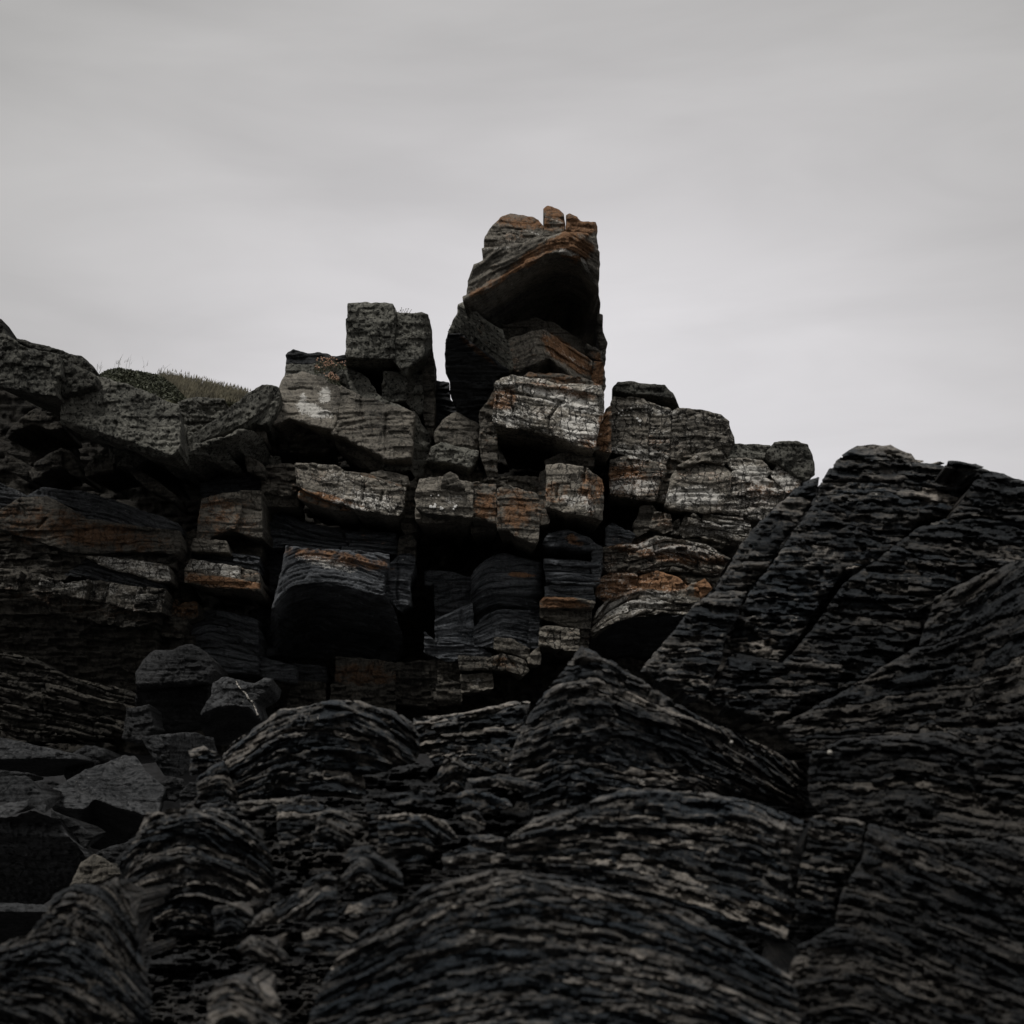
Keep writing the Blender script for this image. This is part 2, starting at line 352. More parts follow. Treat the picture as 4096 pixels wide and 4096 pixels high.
        kc = {q: v for q, v in kw.items() if q not in ('step', 'W', 'O')}; kc['tone'] = kw.get('tone', 1.)*.6  # core tone cut to paint shade in the gaps between beds
        s.rock('rock_core', core, Y, gx=gx, gy=gy, kind=kind, guide=guide, T=T, dk=(prot*1.1 + 14)*pm, step=st*1.8, bevel=10, edge=2, **kc)
        skm = rnd.uniform(-.7, .1)
        while a < b:
            th = t[0] + (t[1]-t[0])*rnd.random()**1.7
            if rnd.random() < .12: th *= 1.7
            m0, m1 = a, a + th; a = m1
            sel = ok & (SV > m0 - 14) & (SV < m1 + 14)
            if sel.sum() < 3: continue
            bl = np.array([X[sel].min() - 20, Yg[sel].min() - 20]); bh = np.array([X[sel].max() + 20, Yg[sel].max() + 20])
            cuts = [bl[0]]                                              # cross joints
            while cuts[-1] < bh[0]: cuts.append(cuts[-1] + (rnd.uniform(500, 2000) if kind == 'shore' else rnd.uniform(130, 450)))
            bv = rnd.uniform(.12, .6)*th
            for c0, c1 in zip(cuts[:-1], cuts[1:]):
                if rnd.random() < broken: continue
                sk = skm + rnd.uniform(-.3, .3)
                def f(x, y, m0=m0, m1=m1, c0=c0, c1=c1, sk=sk):
                    v = sf(x, y); q = x + sk*(v - m0) + fbm(y/22, x/40, 3)*10
                    er = gap + np.maximum(0, fbm(x/46 + m0, y/60, 3)*7*(kind == 'shore'))
                    return np.minimum(np.minimum(v - m0, m1 - v) - er, np.minimum(q - c0, c1 - q) - gap*.6)
                off = rnd.gauss(0, prot*.55)*pm
                kk = dict(kw); tn = rnd.uniform(*tones)*kk.pop('tone', 1.)
                s.rock(name, poly, Y, gx=gx, gy=gy, kind=kind, guide=guide, T=T, dk=off, tone=tn, bevel=max(4, min(22, bv)),
                       band=dict(f=f, lo=np.array([c0-10, bl[1]]), hi=np.array([c1+10, bh[1]])), **kk)
    def done(s):
        if not s.parts: return
        allv = np.concatenate([p[1][:50] for p in s.parts] + [p[1] for p in s.parts[:3]])
        mn = min(p[1][:, 2].min() for p in s.parts); loc = np.array([allv[:, 0].mean(), np.median(allv[:, 1]), mn])
        single = len(s.parts) == 1 and not getattr(s, 'force', False)
        def tag(o):
            if s.label: o['label'] = s.label
            if s.cat: o['category'] = s.cat
            if s.group: o['group'] = s.group
            if s.kind: o['kind'] = s.kind
        root = None
        if not single:
            root = bpy.data.objects.new(s.name, None); sc.collection.objects.link(root); root.location = loc; root.empty_display_size = .3; tag(root)
        for name, VV, F, RC, MK, mat, label, sub in s.parts:
            o = mesh_object(s.name if single else name, VV - loc, F, RC, MK, mat, True)
            if single: o.location = loc; tag(o)
            else:
                o.parent = root
                if label: o['label'] = label
        s.root = root if root else o
# ------------------------------------------------------------------ stains: 0 = rust, 1 = white lichen / bleaching
patch(0, 'A 900,360', 220, 60, 8, .55); patch(0, 'A 1190,270', 80, 60, 0, .5); patch(0, 'A 1400,400', 130, 60, 10, .5)
patch(0, 'A 1080,600', 260, 55, -32, .8); patch(0, 'A 1350,560', 140, 110, 25, .85); patch(0, 'A 700,850', 220, 35, -28, .6)
patch(1, 'A 1300,600', 90, 26, 12, .9); patch(1, 'A 1430,690', 70, 18, 62, .9); patch(1, 'A 1040,450', 120, 10, 20, .5); patch(1, 'A 760,565', 120, 12, -4, .6)
patch(1, 'A 1190,345', 90, 10, 22, .6)
patch(0, 'A 1280,1380', 240, 80, 36, .85); patch(0, 'A 1530,1530', 50, 100, 0, .8); patch(0, 'A 1500,1400', 60, 50, 30, .6); patch(1, 'A 1350,1440', 130, 16, 34, .35)
patch(0, 'A 600,1360', 190, 20, 38, .8); patch(0, 'A 650,1200', 70, 60, 40, .35)
patch(0, 'E 1250,130', 330, 40, 10, .6); patch(0, 'E 800,180', 90, 120, 70, .5); patch(1, 'E 1250,190', 320, 60, 16, .55); patch(1, 'E 1400,420', 160, 90, 14, .6)
patch(1, 'E 900,330', 180, 60, 8, .35); patch(0, 'E 1450,500', 90, 70, 20, .7); patch(0, 'E 1570,430', 50, 150, 0, .7)
patch(0, 'E 1230,900', 110, 100, 0, .5); patch(0, 'E 1480,900', 110, 150, 0, .55); patch(1, 'E 1380,980', 160, 60, 12, .65)
patch(0, 'E 650,1020', 90, 100, 0, .45); patch(0, 'E 900,1060', 130, 120, 0, .4); patch(1, 'E 420,960', 90, 40, 0, .4); patch(1, 'E 310,960', 150, 90, 0, .12)
patch(0, 'E 940,1545', 110, 22, 3, 1.0); patch(0, 'E 1340,1270', 90, 40, 30, .7); patch(0, 'E 1250,1760', 180, 50, 5, .6)
patch(1, 'C 620,860', 140, 50, 15, 1.0); patch(1, 'C 700,760', 50, 60, 0, .9); patch(1, 'C 550,790', 35, 60, 0, .8)
patch(0, 'C 720,1480', 240, 30, 16, .8); patch(1, 'C 960,1480', 260, 60, 12, .4); patch(1, 'C 780,1350', 90, 60, 0, .3); patch(1, 'C 850,1530', 140, 18, 14, .6)
patch(0, 'D 800,590', 380, 60, 8, .75); patch(1, 'D 720,620', 220, 40, 12, .75); patch(0, 'D 1000,460', 160, 50, 0, .3)
patch(0, 'D 950,1400', 260, 70, 5, .45); patch(0, 'I 1200,1000', 160, 80, 0, .4)
patch(0, 'I 500,1000', 600, 50, 10, .25); patch(0, 'I 700,560', 500, 80, 8, .25)
patch(1, 'I 900,760', 300, 60, 12, .5); patch(1, 'I 1400,760', 200, 40, 8, .5); patch(0, 'I 1450,850', 250, 30, 7, .7); patch(1, 'I 700,900', 500, 60, 8, .3)
patch(1, 'F 560,780', 180, 60, 0, .5); patch(0, 'F 520,740', 150, 100, 0, .5); patch(1, 'F 1000,850', 210, 70, 0, .75); patch(1, 'F 1450,700', 180, 60, 12, .6)
patch(1, 'F 620,540', 200, 50, 10, .5); patch(0, 'F 700,480', 250, 60, 5, .2); patch(0, 'F 1550,780', 200, 90, 0, .35); patch(1, 'F 1650,760', 100, 50, -30, .5)
patch(1, 'F 750,240', 180, 30, 8, .4); patch(0, 'F 800,1230', 420, 70, 8, .6); patch(1, 'F 850,1210', 400, 60, 6, .5); patch(0, 'F 780,1450', 200, 60, 0, .9)
patch(0, 'F 1080,1500', 70, 60, 0, .9); patch(0, 'F 480,1500', 180, 120, 0, .5); patch(1, 'F 600,1600', 300, 60, -10, .5); patch(1, 'F 1200,1080', 250, 60, 0, .35)
patch(0, 'F 800,1030', 90, 60, 0, .3)
patch(0, 'G 800,1330', 220, 60, 0, .35); patch(1, 'G 520,1500', 70, 50, 0, .6)

patch(0, 'I 300,480', 700, 130, 8, .3); patch(0, 'I 1450,430', 260, 160, 0, .3); patch(0, 'A 1300,330', 300, 120, 10, .3); patch(0, 'E 850,1000', 300, 180, 5, .22)
patch(0, 'C 900,1420', 450, 120, 12, .2); patch(0, 'F 700,720', 420, 200, 5, .22); patch(0, 'F 1350,850', 300, 200, 0, .25); patch(1, 'F 1400,900', 260, 160, 0, .2); patch(0, 'A 1000,1450', 500, 120, 20, .2)
patch(0, 'E 1150,300', 450, 200, 12, .18); patch(1, 'I 600,950', 600, 90, 10, .2)
# ------------------------------------------------------------------ setting: cliff body behind the blocks, ground
cb = Thing('cliff', kind='structure')
cb.rock('cliff', 'Z 0,720 170,745 330,800 500,800 560,740 640,735 700,700 790,705 812,860 880,860 915,720 1100,720 1128,835 1180,830 1350,830 1480,890 1545,930 1750,980 2100,1200 2300,1560 -900,1560 -1100,900 -700,600 -80,690', 27.6,
        kind='crumble', tone=.14, T=5, step=9, bevel=30, K=.3)  # backing toned near black to paint the shade of the recesses
gr = Thing('bedrock', kind='structure')
gr.rock('bedrock', 'Z 250,1640 330,1540 420,1460 700,1440 900,1440 1250,1430 1500,1420 1800,1400 2080,1380 3300,1500 3500,2150 -700,2150 -400,1900 -60,1850 120,1750', 6.8, gy=-.0028, kind='shore', tone=.2, T=1.5, step=7, amp=2.4)  # low tone paints the shade in gaps between the shore rocks

# ------------------------------------------------------------------ rock tower
t = Thing('rock_tower', 'tall leaning rock tower with rust-stained overhang, highest point of the cliff', 'rock tower')
t.rock('capstone', 'A 648,490 665,455 720,390 790,318 855,295 970,310 1070,345 1095,385 1110,400 1112,500 1060,530 920,540 830,575 700,590 645,585', 23.9, cr=[(.003, 'A 1110,480 740,395'), (.004, 'A 830,560 1110,490')], T=2, tone=.8, kind='smooth', W=.1, O=.1, grow=0)
t.rock('capstone', 'A 1112,265 1140,238 1180,240 1230,265 1268,300 1272,460 1200,500 1112,520', 23.8, cr=[(.003, 'A 1272,390 1112,330')], T=1.6, tone=.7, O=.15, bevel=10, grow=0)
t.rock('capstone', 'A 1280,305 1310,298 1370,318 1400,352 1510,365 1522,400 1530,620 1480,690 1400,480 1278,470', 23.85, T=1.8, tone=.68, O=.2, grow=0, cr=[(.008, 'A 1500,900 1490,300')], bevel=10)
t.rock('overhanging_block', 'A 645,575 645,660 580,700 530,820 520,930 495,945 500,985 620,1070 800,1200 1000,1150 1090,1130 1240,1230 1440,1340 1555,1370 1530,960 1532,600 1450,455 1275,448 1112,490 830,550', 23.3,
       gy=.0006, cr=[(.012, 'A 495,975 700,865 900,760 1060,650 1200,600 1300,615 1400,690 1470,800 1535,900', 'v'), (.003, 'A 1250,600 1500,430')],
       T=2.6, tone=.8, guide=Guide('A 400,1000 1060,640 1300,560 1600,760'), kind='smooth', W=.08, bevel=9, K=.2)
t.rock('rock_slab', 'A 790,1200 800,1170 1050,1110 1180,1150 1440,1310 1435,1385 1100,1190 1000,1210 830,1275 790,1260', 25.0, T=1, tone=.5, bevel=6, K=.2, cr=[(.004, 'A 1110,1400 1110,1000')])
t.rock('rock_slab', 'A 1440,1310 1555,1370 1562,1445 1445,1385', 24.9, T=1, tone=.6, bevel=6)
t.rock('folded_block', 'A 835,1280 1000,1215 1105,1200 1480,1440 1490,1625 1350,1575 1250,1490 1160,1400 1060,1445 920,1510 860,1480 840,1400', 24.4, T=2, tone=1.1, bevel=8, W=.2,
       guide=Guide('A 700,1330 1105,1200 1600,1510'), cr=[(.003, 'A 1160,1500 1105,1100')])
t.rock('rock_slab', 'A 1495,1450 1570,1450 1578,1650 1490,1625', 24.6, T=1, tone=.8, bevel=6)
t.rock('rock_flake', 'A 1524,1075 1555,1090 1560,1215 1590,1300 1578,1460 1560,1455 1550,1340 1528,1200', 25.2, T=1.2, tone=.4, bevel=5)
t.rock('leaning_slab', 'A 500,985 460,1010 440,1080 400,1150 375,1252 470,1250 560,1330 720,1440 850,1520 865,1480 838,1300 795,1265 790,1200 660,1130 540,1040', 24.1, T=1.2, tone=1.05, W=.15, kind='lichen', bevel=9,
       guide=Guide('A 300,1000 860,1440'), cr=[(.004, 'A 470,1000 840,1290')])
t.rock('undercut_block', 'A 374,1240 360,1330 362,1530 385,1560 388,1680 430,1750 462,1900 740,1900 745,1560 830,1510 720,1425 470,1235', 24.5, gy=.004, T=2, tone=.22, kind='lam', bevel=8)  # recess shade under the leaning slab painted as low tone
t.rock('soffit', 'A 900,1530 1060,1430 1160,1385 1300,1500 1500,1630 1540,1680 1300,1640 1000,1600', 26.0, T=.8, tone=.35, kind='lam')  # tone lowered to paint the shade under the folded block
t.rock('ledge_block', 'E 738,75 790,30 860,5 1000,35 1100,40 1250,80 1400,78 1545,90 1568,150 1566,340 1530,380 1500,562 1400,545 1300,512 1200,467 1100,450 940,402 735,382 718,330 748,100', 23.6, T=3.4, tone=1.15, W=.48, K=1.0,
       guide=Guide('E 600,30 1600,150', 'E 600,350 1600,560'), cr=[(.004, 'E 1545,130 900,20'), (.01, 'E 1545,600 1540,100')], bevel=10,
       cracks=['E 855,130 870,260 900,390', 'E 1240,210 1150,330 1150,450', 'E 750,170 740,330', 'E 820,130 1000,160 1260,210'])
t.rock('buttress', 'E 690,200 740,90 745,100 722,330 742,380 748,780 690,800 640,660 618,500 625,280', 24.2, T=2, tone=.6, O=.15, kind='crumble', amp=.6)
t.rock('buttress', 'E 1535,390 1560,340 1600,270 1627,250 1620,587 1508,567 1500,480', 23.9, T=2.5, tone=.75, O=.35, W=.15, K=.8, bevel=8)
t.rock('capstone', 'E 960,15 1250,80 1400,75 1560,90 1440,40 1260,0 1000,-15', 23.9, T=1.5, tone=.55, O=.2)
# ------------------------------------------------------------------ square pillar left of the tower
t = Thing('rock_pillar', 'square-topped lichen-grey rock pillar standing left of the tall tower', 'rock pillar')
t.rock('pillar_block', 'C 870,120 900,112 1050,114 1175,120 1187,170 1187,480 1135,600 1125,585 900,550 860,545 857,225 870,215', 24.2, T=2, kind='lichen', tone=.62, K=.6, bevel=12, cr=[(.014, 'C 860,490 1187,505')])
t.rock('pillar_block', 'C 1190,180 1260,188 1340,190 1380,178 1420,195 1438,230 1447,300 1447,400 1400,480 1310,545 1270,610 1240,570 1187,505', 24.3, T=2, kind='lichen', tone=.62, K=.6, cr=[(.012, 'C 1400,700 1395,150')])
t.rock('side_slab', 'C 1400,400 1447,390 1463,480 1465,700 1462,1040 1440,1050 1390,880 1385,640', 24.9, T=1.2, tone=.4, kind='smooth')
t.rock('pillar_foot', 'C 1125,600 1272,600 1272,785 1240,795 1108,778', 24.6, T=1.6, tone=.65, kind='lichen')
t.rock('pillar_foot', 'C 1278,620 1380,620 1388,870 1360,890 1272,795', 24.8, T=1.5, tone=.5, O=.12, kind='lichen')
t.rock('sloping_block', 'C 862,560 1000,640 1060,740 1110,785 1260,850 1180,860 960,790 866,700', 24.5, T=2, tone=.62, kind='lichen', gy=-.003)
t.rock('niche_wall', 'C 900,500 1130,520 1300,560 1300,800 1000,760 900,600', 26.3, T=1, tone=.3, kind='smooth')  # niche shade painted into the wall tone
# ------------------------------------------------------------------ shoulder
t = Thing('rock_shoulder', 'broad grey shoulder block with bright white lichen patch below the pillar', 'rock outcrop')
t.rock('rock_layer', 'C 440,480 480,440 560,470 700,470 760,490 850,478 856,560 700,560 440,570', 25.0, T=1.6, tone=0.28, kind='lam', bevel=9)
t.rock('top_block', 'C 436,545 700,540 856,550 860,700 820,715 700,650 500,610 428,625', 24.7, T=1.6, tone=0.55, kind='lichen', gy=-.003)
t.rock('tilted_slab', 'C 805,560 850,600 856,690 790,650 750,590', 24.3, T=.6, tone=0.83, kind='lichen', W=.15)
t.rock('lichen_block', 'C 430,620 540,598 700,645 812,705 772,962 752,992 640,975 540,945 460,915 340,958 370,800 385,720 400,660', 24.0, T=2, tone=0.87, W=.1, K=.2, gy=-.002, bevel=10, amp=.7)
t.rock('large_block', 'C 815,695 960,770 1200,840 1322,880 1325,940 1302,1190 1150,1200 1060,1160 1000,1130 900,1080 755,1020 775,960', 23.9, T=2.5, tone=0.66, W=.08, K=.5, gy=-.0015, bevel=12, cracks=['C 1130,900 1125,1160', 'C 960,780 965,900'])
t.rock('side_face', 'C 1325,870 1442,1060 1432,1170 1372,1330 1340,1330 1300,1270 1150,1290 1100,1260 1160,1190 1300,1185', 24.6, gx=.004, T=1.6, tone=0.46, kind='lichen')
t.rock('undercut_block', 'C 300,985 430,955 540,955 745,1020 765,1100 690,1175 450,1150 320,1160 298,1060', 24.8, gy=.007, T=1.6, tone=0.55, kind='crumble')
t.rock('rock_wedge', 'C 755,1050 905,1070 1000,1130 1140,1250 1110,1280 960,1260 780,1115', 24.5, T=1.4, tone=0.51, cr=[(.01, 'C 755,1085 1060,1290')])
# ------------------------------------------------------------------ long ledge
t = Thing('rock_ledge', 'long cracked pale ledge with rusty underside, jutting under the grey shoulder', 'rock ledge')
t.rock('rock_knob', 'C 298,1225 330,1190 380,1200 390,1265 300,1270', 24.5, T=1, tone=.45, kind='lichen')
t.rock('ledge_block', 'C 260,1330 300,1258 430,1248 505,1250 505,1400 490,1445 420,1455 258,1440', 24.2, T=1.6, tone=.62, kind='crumble')
t.rock('ledge_block', 'C 260,1452 505,1462 512,1535 330,1525 262,1545', 24.4, T=1.6, tone=.6, kind='smooth')
t.rock('ledge_block', 'C 500,1240 600,1240 760,1258 850,1300 835,1400 830,1510 760,1500 600,1440 508,1390', 23.7, T=3, tone=.85, W=0.27, K=.8, gy=-.001, guide=Guide('C 400,1240 1300,1400'))
t.rock('ledge_block', 'C 853,1300 1030,1345 1262,1412 1252,1560 1212,1592 1100,1582 900,1545 834,1515 838,1400', 23.6, T=3.2, tone=.95, W=0.34, K=.9, gy=-.001, guide=Guide('C 400,1240 1300,1400'), cracks=['C 1110,1440 1090,1540', 'C 980,1400 960,1520'])
t.rock('rusty_lip', 'C 520,1440 560,1420 640,1445 900,1545 905,1570 760,1552 620,1510 520,1480', 23.9, T=2, tone=.8, O=.35, bevel=7)
t.rock('ledge_slab', 'C 1030,1308 1100,1290 1280,1330 1292,1385 1245,1412 1050,1355', 23.9, T=1.5, tone=.6, bevel=8, W=0.22)
t.rock('ledge_slab', 'C 860,1300 1035,1325 1230,1395 1240,1412 1050,1365 850,1335', 23.75, T=1.5, tone=.55, O=.25, bevel=6)
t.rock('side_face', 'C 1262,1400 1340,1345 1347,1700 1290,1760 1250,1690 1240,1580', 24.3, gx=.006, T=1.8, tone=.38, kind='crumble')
# ------------------------------------------------------------------ dark folded mass under the ledge
t = Thing('folded_rock', 'dark banded rock with curved strata and rust streak, hollow black underneath', 'rock mass')
GJ = Guide('D 240,230 300,215 400,255 520,330 720,385 900,410 1220,430', 'D 240,520 420,500 900,525 1220,560')
t.layers('rock_layer', 'D 250,250 270,230 380,250 520,325 720,370 880,400 1215,415 1210,565 900,525 640,520 430,505 250,525', 25.0, GJ, t=(17, 34), prot=14, seed=3, kind='lam', T=1.6, tone=1.15, step=4.6, gap=.6, edge=3, K=.1)
t.rock('side_pillar', 'D 245,520 435,515 400,640 350,800 330,1000 345,1260 238,1290 240,800', 25.6, T=1.5, tone=.5, kind='lam')
t.rock('overhanging_block', 'D 435,508 700,528 900,540 1150,560 1150,640 1120,720 1112,820 1190,960 1240,1150 1200,1300 350,1270 325,1060 350,880 400,680', 23.4,
       cr=[(.014, 'D 300,960 350,930 400,860 470,785 600,760 800,775 1000,825 1110,840 1260,880', 'v'), (.01, 'D 440,500 350,900')], T=3, tone=.85, kind='lam', bevel=8, guide=Guide('D 250,1000 350,800 470,700 620,660 900,700 1250,800'), K=.1)
t.rock('rock_pile', 'D 1125,700 1160,640 1225,560 1330,565 1330,640 1300,700 1290,900 1220,935 1130,840', 24.2, T=1.5, tone=1.1, kind='lam', cracks=['D 1215,560 1205,900'], amp=1.3)
t.rock('rock_pile', 'D 1238,440 1310,430 1332,470 1328,562 1222,560 1230,470', 24.3, T=1.5, tone=.4, kind='crumble')
# ------------------------------------------------------------------ low wall at the cliff foot, shade under the ledges put into its tones
t = Thing('cliff_foot', 'dim brown broken ledges at the cliff foot behind the rounded shore boulder', 'rock ledge')
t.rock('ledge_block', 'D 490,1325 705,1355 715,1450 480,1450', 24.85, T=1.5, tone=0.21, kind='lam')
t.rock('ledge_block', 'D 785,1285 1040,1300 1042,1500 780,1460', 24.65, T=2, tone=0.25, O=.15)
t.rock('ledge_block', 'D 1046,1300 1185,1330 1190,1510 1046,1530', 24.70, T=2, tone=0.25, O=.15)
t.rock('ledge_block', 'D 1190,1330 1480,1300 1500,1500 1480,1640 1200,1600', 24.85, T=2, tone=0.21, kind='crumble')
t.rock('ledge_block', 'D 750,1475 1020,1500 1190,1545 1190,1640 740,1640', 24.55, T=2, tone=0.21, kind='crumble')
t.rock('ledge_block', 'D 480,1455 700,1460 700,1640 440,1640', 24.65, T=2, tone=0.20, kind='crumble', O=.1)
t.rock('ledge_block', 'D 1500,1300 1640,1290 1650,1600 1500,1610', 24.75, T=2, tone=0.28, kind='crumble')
# ------------------------------------------------------------------ recessed blocks between pillar and tower
t = Thing('rock_stack', 'stack of rounded grey blocks in the shadowed gap between pillar and tower', 'rock stack')
t.rock('rear_block', 'E 255,50 375,60 385,190 430,250 462,300 400,330 330,360 262,490 225,500 245,160', 26.0, T=1.5, tone=.4, kind='lam')
t.rock('rear_block', 'E 470,270 610,258 622,400 500,340', 26.4, T=1, tone=.45, kind='lam')
t.rock('rounded_block', 'E 275,430 330,360 430,288 500,328 612,390 608,560 560,592 460,562 280,520', 24.6, T=1.6, tone=.62, kind='smooth', bevel=22, amp=.8)
t.rock('lichen_block', 'E 222,672 250,560 320,530 440,562 602,590 602,640 570,685 540,722 400,692 240,664', 24.3, T=1.6, tone=.75, kind='lichen', W=.15, bevel=16)
t.rock('rubble', 'E 240,690 420,700 560,730 680,790 640,850 560,835 380,790 160,800 150,760', 24.9, T=1.5, tone=.45, kind='crumble')
# ------------------------------------------------------------------ middle ledge
t = Thing('middle_ledge', 'pale ledge dotted with white lichen spots below the gap, split by two joints', 'rock ledge')
spots = t.rock('ledge_block', 'E 128,905 160,812 320,795 560,842 556,1080 540,1092 400,1072 200,1062 130,1025', 23.4, T=4, tone=0.86, W=.12, K=.5, amp=.75)
t.rock('loose_wedge', 'E 310,860 340,770 390,745 440,780 505,882 440,918 330,892', 23.3, T=.6, tone=0.54, cr=[(.006, 'E 310,850 505,870')], bevel=8)
t.rock('ledge_slab', 'E 128,1032 190,1064 400,1078 545,1096 440,1118 300,1132 190,1132 124,1120', 23.9, T=2.5, tone=0.86, W=.15, bevel=7)
t.rock('ledge_block', 'E 561,840 735,850 742,1000 745,1142 640,1104 552,1092', 23.5, T=4, tone=0.78, K=.5, amp=.7, O=.12)
t.rock('ledge_block', 'E 762,885 850,862 1050,930 1082,1000 1062,1275 1040,1292 900,1242 840,1192 760,1192', 23.45, T=4, tone=0.67, K=.6, amp=.8, O=.1)
t.rock('ledge_slab', 'E 550,1125 742,1155 742,1192 560,1212', 24.4, T=2, tone=0.65, bevel=6)
t.rock('rubble', 'E 680,800 980,790 1085,800 1085,915 900,855 720,845', 24.3, T=1.5, tone=0.43, kind='crumble')
# ------------------------------------------------------------------ bright pillar right of it
t = Thing('pale_block', 'narrow rust and white stained block standing beneath the tower right side', 'rock block')
t.rock('top_slab', 'E 1120,665 1240,615 1495,622 1492,695 1300,692 1150,705', 24.3, T=2, tone=0.53, O=.1)
t.rock('front_block', 'E 1135,700 1250,690 1440,722 1552,812 1567,900 1557,1112 1500,1092 1300,1052 1140,1012', 23.5, T=3, tone=1.00, W=.15, K=.9, cr=[(.006, 'E 1470,1200 1460,700')], amp=.8, cracks=['E 1430,720 1425,820', 'E 1220,850 1205,960'])
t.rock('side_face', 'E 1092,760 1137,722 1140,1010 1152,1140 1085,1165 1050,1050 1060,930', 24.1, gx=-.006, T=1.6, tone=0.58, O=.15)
# ------------------------------------------------------------------ column below it
t = Thing('layered_column', 'slim dark column of layered rock with black slot below the stained block', 'rock column')
t.rock('column_block', 'E 1108,1305 1150,1230 1290,1205 1450,1258 1485,1345 1440,1350 1130,1325', 24.1, T=2, kind='lam', tone=1.04, bevel=18)
t.rock('column_side', 'E 1455,1262 1562,1335 1555,1500 1540,1600 1485,1445 1485,1345', 24.5, gx=.005, T=1.5, kind='lam', tone=0.57)
GL = Guide('E 1050,1420 1600,1440')
t.layers('rock_layer', 'E 1108,1422 1300,1430 1480,1450 1558,1420 1545,1610 1480,1625 1200,1612 1125,1590', 24.2, GL, t=(20, 40), prot=12, seed=9, kind='lam', T=1.6, tone=1.04, step=4.6, edge=3, K=.1)
t.rock('column_block', 'E 1120,1640 1480,1625 1500,1740 1200,1700 1130,1722', 24.3, T=2, kind='lam', tone=1.04)
t.rock('rusty_slab', 'E 1090,1755 1120,1722 1340,1722 1500,1762 1490,1800 1280,1790 1090,1790', 23.9, T=1.8, tone=0.66, O=.3, bevel=9)
t.rock('column_block', 'G 1115,800 1480,800 1605,830 1592,1000 1450,985 1330,965 1118,880', 24.2, T=2, tone=0.57, kind='crumble', amp=.7)
t.rock('pale_foot', 'G 1108,990 1180,980 1330,1000 1320,1185 1200,1165 1108,1160', 24.0, T=2, tone=0.76, W=.25, O=.12, K=1, amp=1.2)
t.rock('pale_foot', 'G 1335,1000 1482,1010 1478,1205 1325,1190', 23.9, T=2, tone=0.76, W=.15, O=.1, K=1, amp=1.2)
t.rock('column_foot', 'G 1490,1010 1582,1010 1572,1185 1490,1185', 24.3, T=2, tone=0.38, O=.2, kind='crumble')
# ------------------------------------------------------------------ rounded mass center
t = Thing('rounded_rock', 'rounded dark laminated rock with one orange stain deep under the middle ledge', 'rock mass')
GR = Guide('G 400,640 520,450 660,380 800,370 1130,420', 'G 400,1000 700,850 1130,870')
t.rock('rock_bulge', 'G 452,520 480,450 560,370 640,310 760,278 900,315 1120,372 1128,822 900,835 700,822 640,850 480,970 450,800', 24.56, T=2, kind='lam', tone=1.0, bevel=60, guide=GR, K=.1, cr=[(.006, 'G 500,620 1130,560')])
t.rock('lower_block', 'G 480,985 560,900 700,825 1118,835 1112,1185 1000,1195 680,1175 480,1165', 24.50, T=2, kind='lam', tone=.95, guide=Guide('G 400,1000 700,850 1130,870', 'G 400,1200 700,1080 1130,1180'), K=.1, amp=1.3)
t.rock('side_block', 'G 0,450 250,460 442,512 436,612 350,690 100,810 96,570 0,575', 24.92, T=2, kind='lam', tone=.75)
t.rock('side_block', 'G 100,570 430,615 440,760 105,915', 25.04, T=2, kind='lam', tone=.55)
t.rock('wedge_block', 'G 104,925 300,830 452,758 462,960 482,1165 300,1145 110,1125', 24.62, T=2, kind='lam', tone=1.25, guide=Guide('G 50,1010 300,930 480,900', 'G 50,1100 480,1140'), cracks=['G 345,830 345,960'])
t.rock('lower_block', 'G 0,1040 100,1130 480,1172 640,1245 605,1345 330,1295 200,1305 0,1220', 24.56, T=2, kind='lam', tone=.9, amp=1.5)
t.rock('slim_block', 'G 1012,910 1100,890 1108,1190 1005,1180', 24.32, T=1, kind='lam', tone=.8)
t.rock('stained_foot', 'G 330,1272 600,1292 640,1385 340,1392', 24.32, T=1.8, tone=.5, K=.8)
t.rock('stained_foot', 'G 603,1305 740,1240 960,1312 1002,1405 945,1442 780,1402 610,1372', 24.20, T=1.8, tone=.65, K=1, W=.05, cracks=['G 730,1250 700,1370', 'G 760,1240 860,1350'])
t.rock('tilted_slab', 'G 680,1092 830,1112 1002,1205 992,1292 780,1215 678,1182', 24.26, T=1.2, tone=.55, kind='smooth')
t.rock('stained_foot', 'G 990,1295 1045,1230 1102,1192 1107,1335 1000,1335', 24.14, T=1.5, tone=.6, W=.1)
t.rock('stained_foot', 'G 350,1452 640,1440 645,1565 500,1600 360,1610', 24.44, T=1.8, tone=.6, kind='crumble', W=.1)
t.rock('stained_foot', 'G 60,1550 200,1480 340,1540 345,1690 90,1680', 24.50, T=1.8, tone=.4, kind='crumble')
# ------------------------------------------------------------------ right cliff
t = Thing('stained_cliff', 'bright white and rust mottled cliff right of the tower with a slab on top', 'cliff')
t.rock('capstone', 'F 445,100 480,55 560,55 640,60 800,80 860,130 905,240 840,235 700,175 480,155 448,165', 24.90, T=1.8, tone=0.50, kind='lichen', cr=[(.012, 'F 450,110 850,160')], bevel=12)
wallspot = t.rock('wall_block', 'F 430,200 450,158 620,170 690,200 685,420 680,600 560,575 425,532', 24.80, T=3, tone=0.81, W=0.32, K=1)
t.rock('wall_block', 'F 690,190 840,245 838,420 832,560 800,622 684,600 688,420', 24.85, T=3, tone=0.84, W=0.42, K=1, O=.1)
t.rock('wall_block', 'F 845,262 900,242 1080,255 1200,282 1250,330 1275,420 1292,480 1245,565 1190,545 1050,545 900,605 828,565', 24.90, T=3, tone=0.69, W=0.35, K=1, bevel=11)
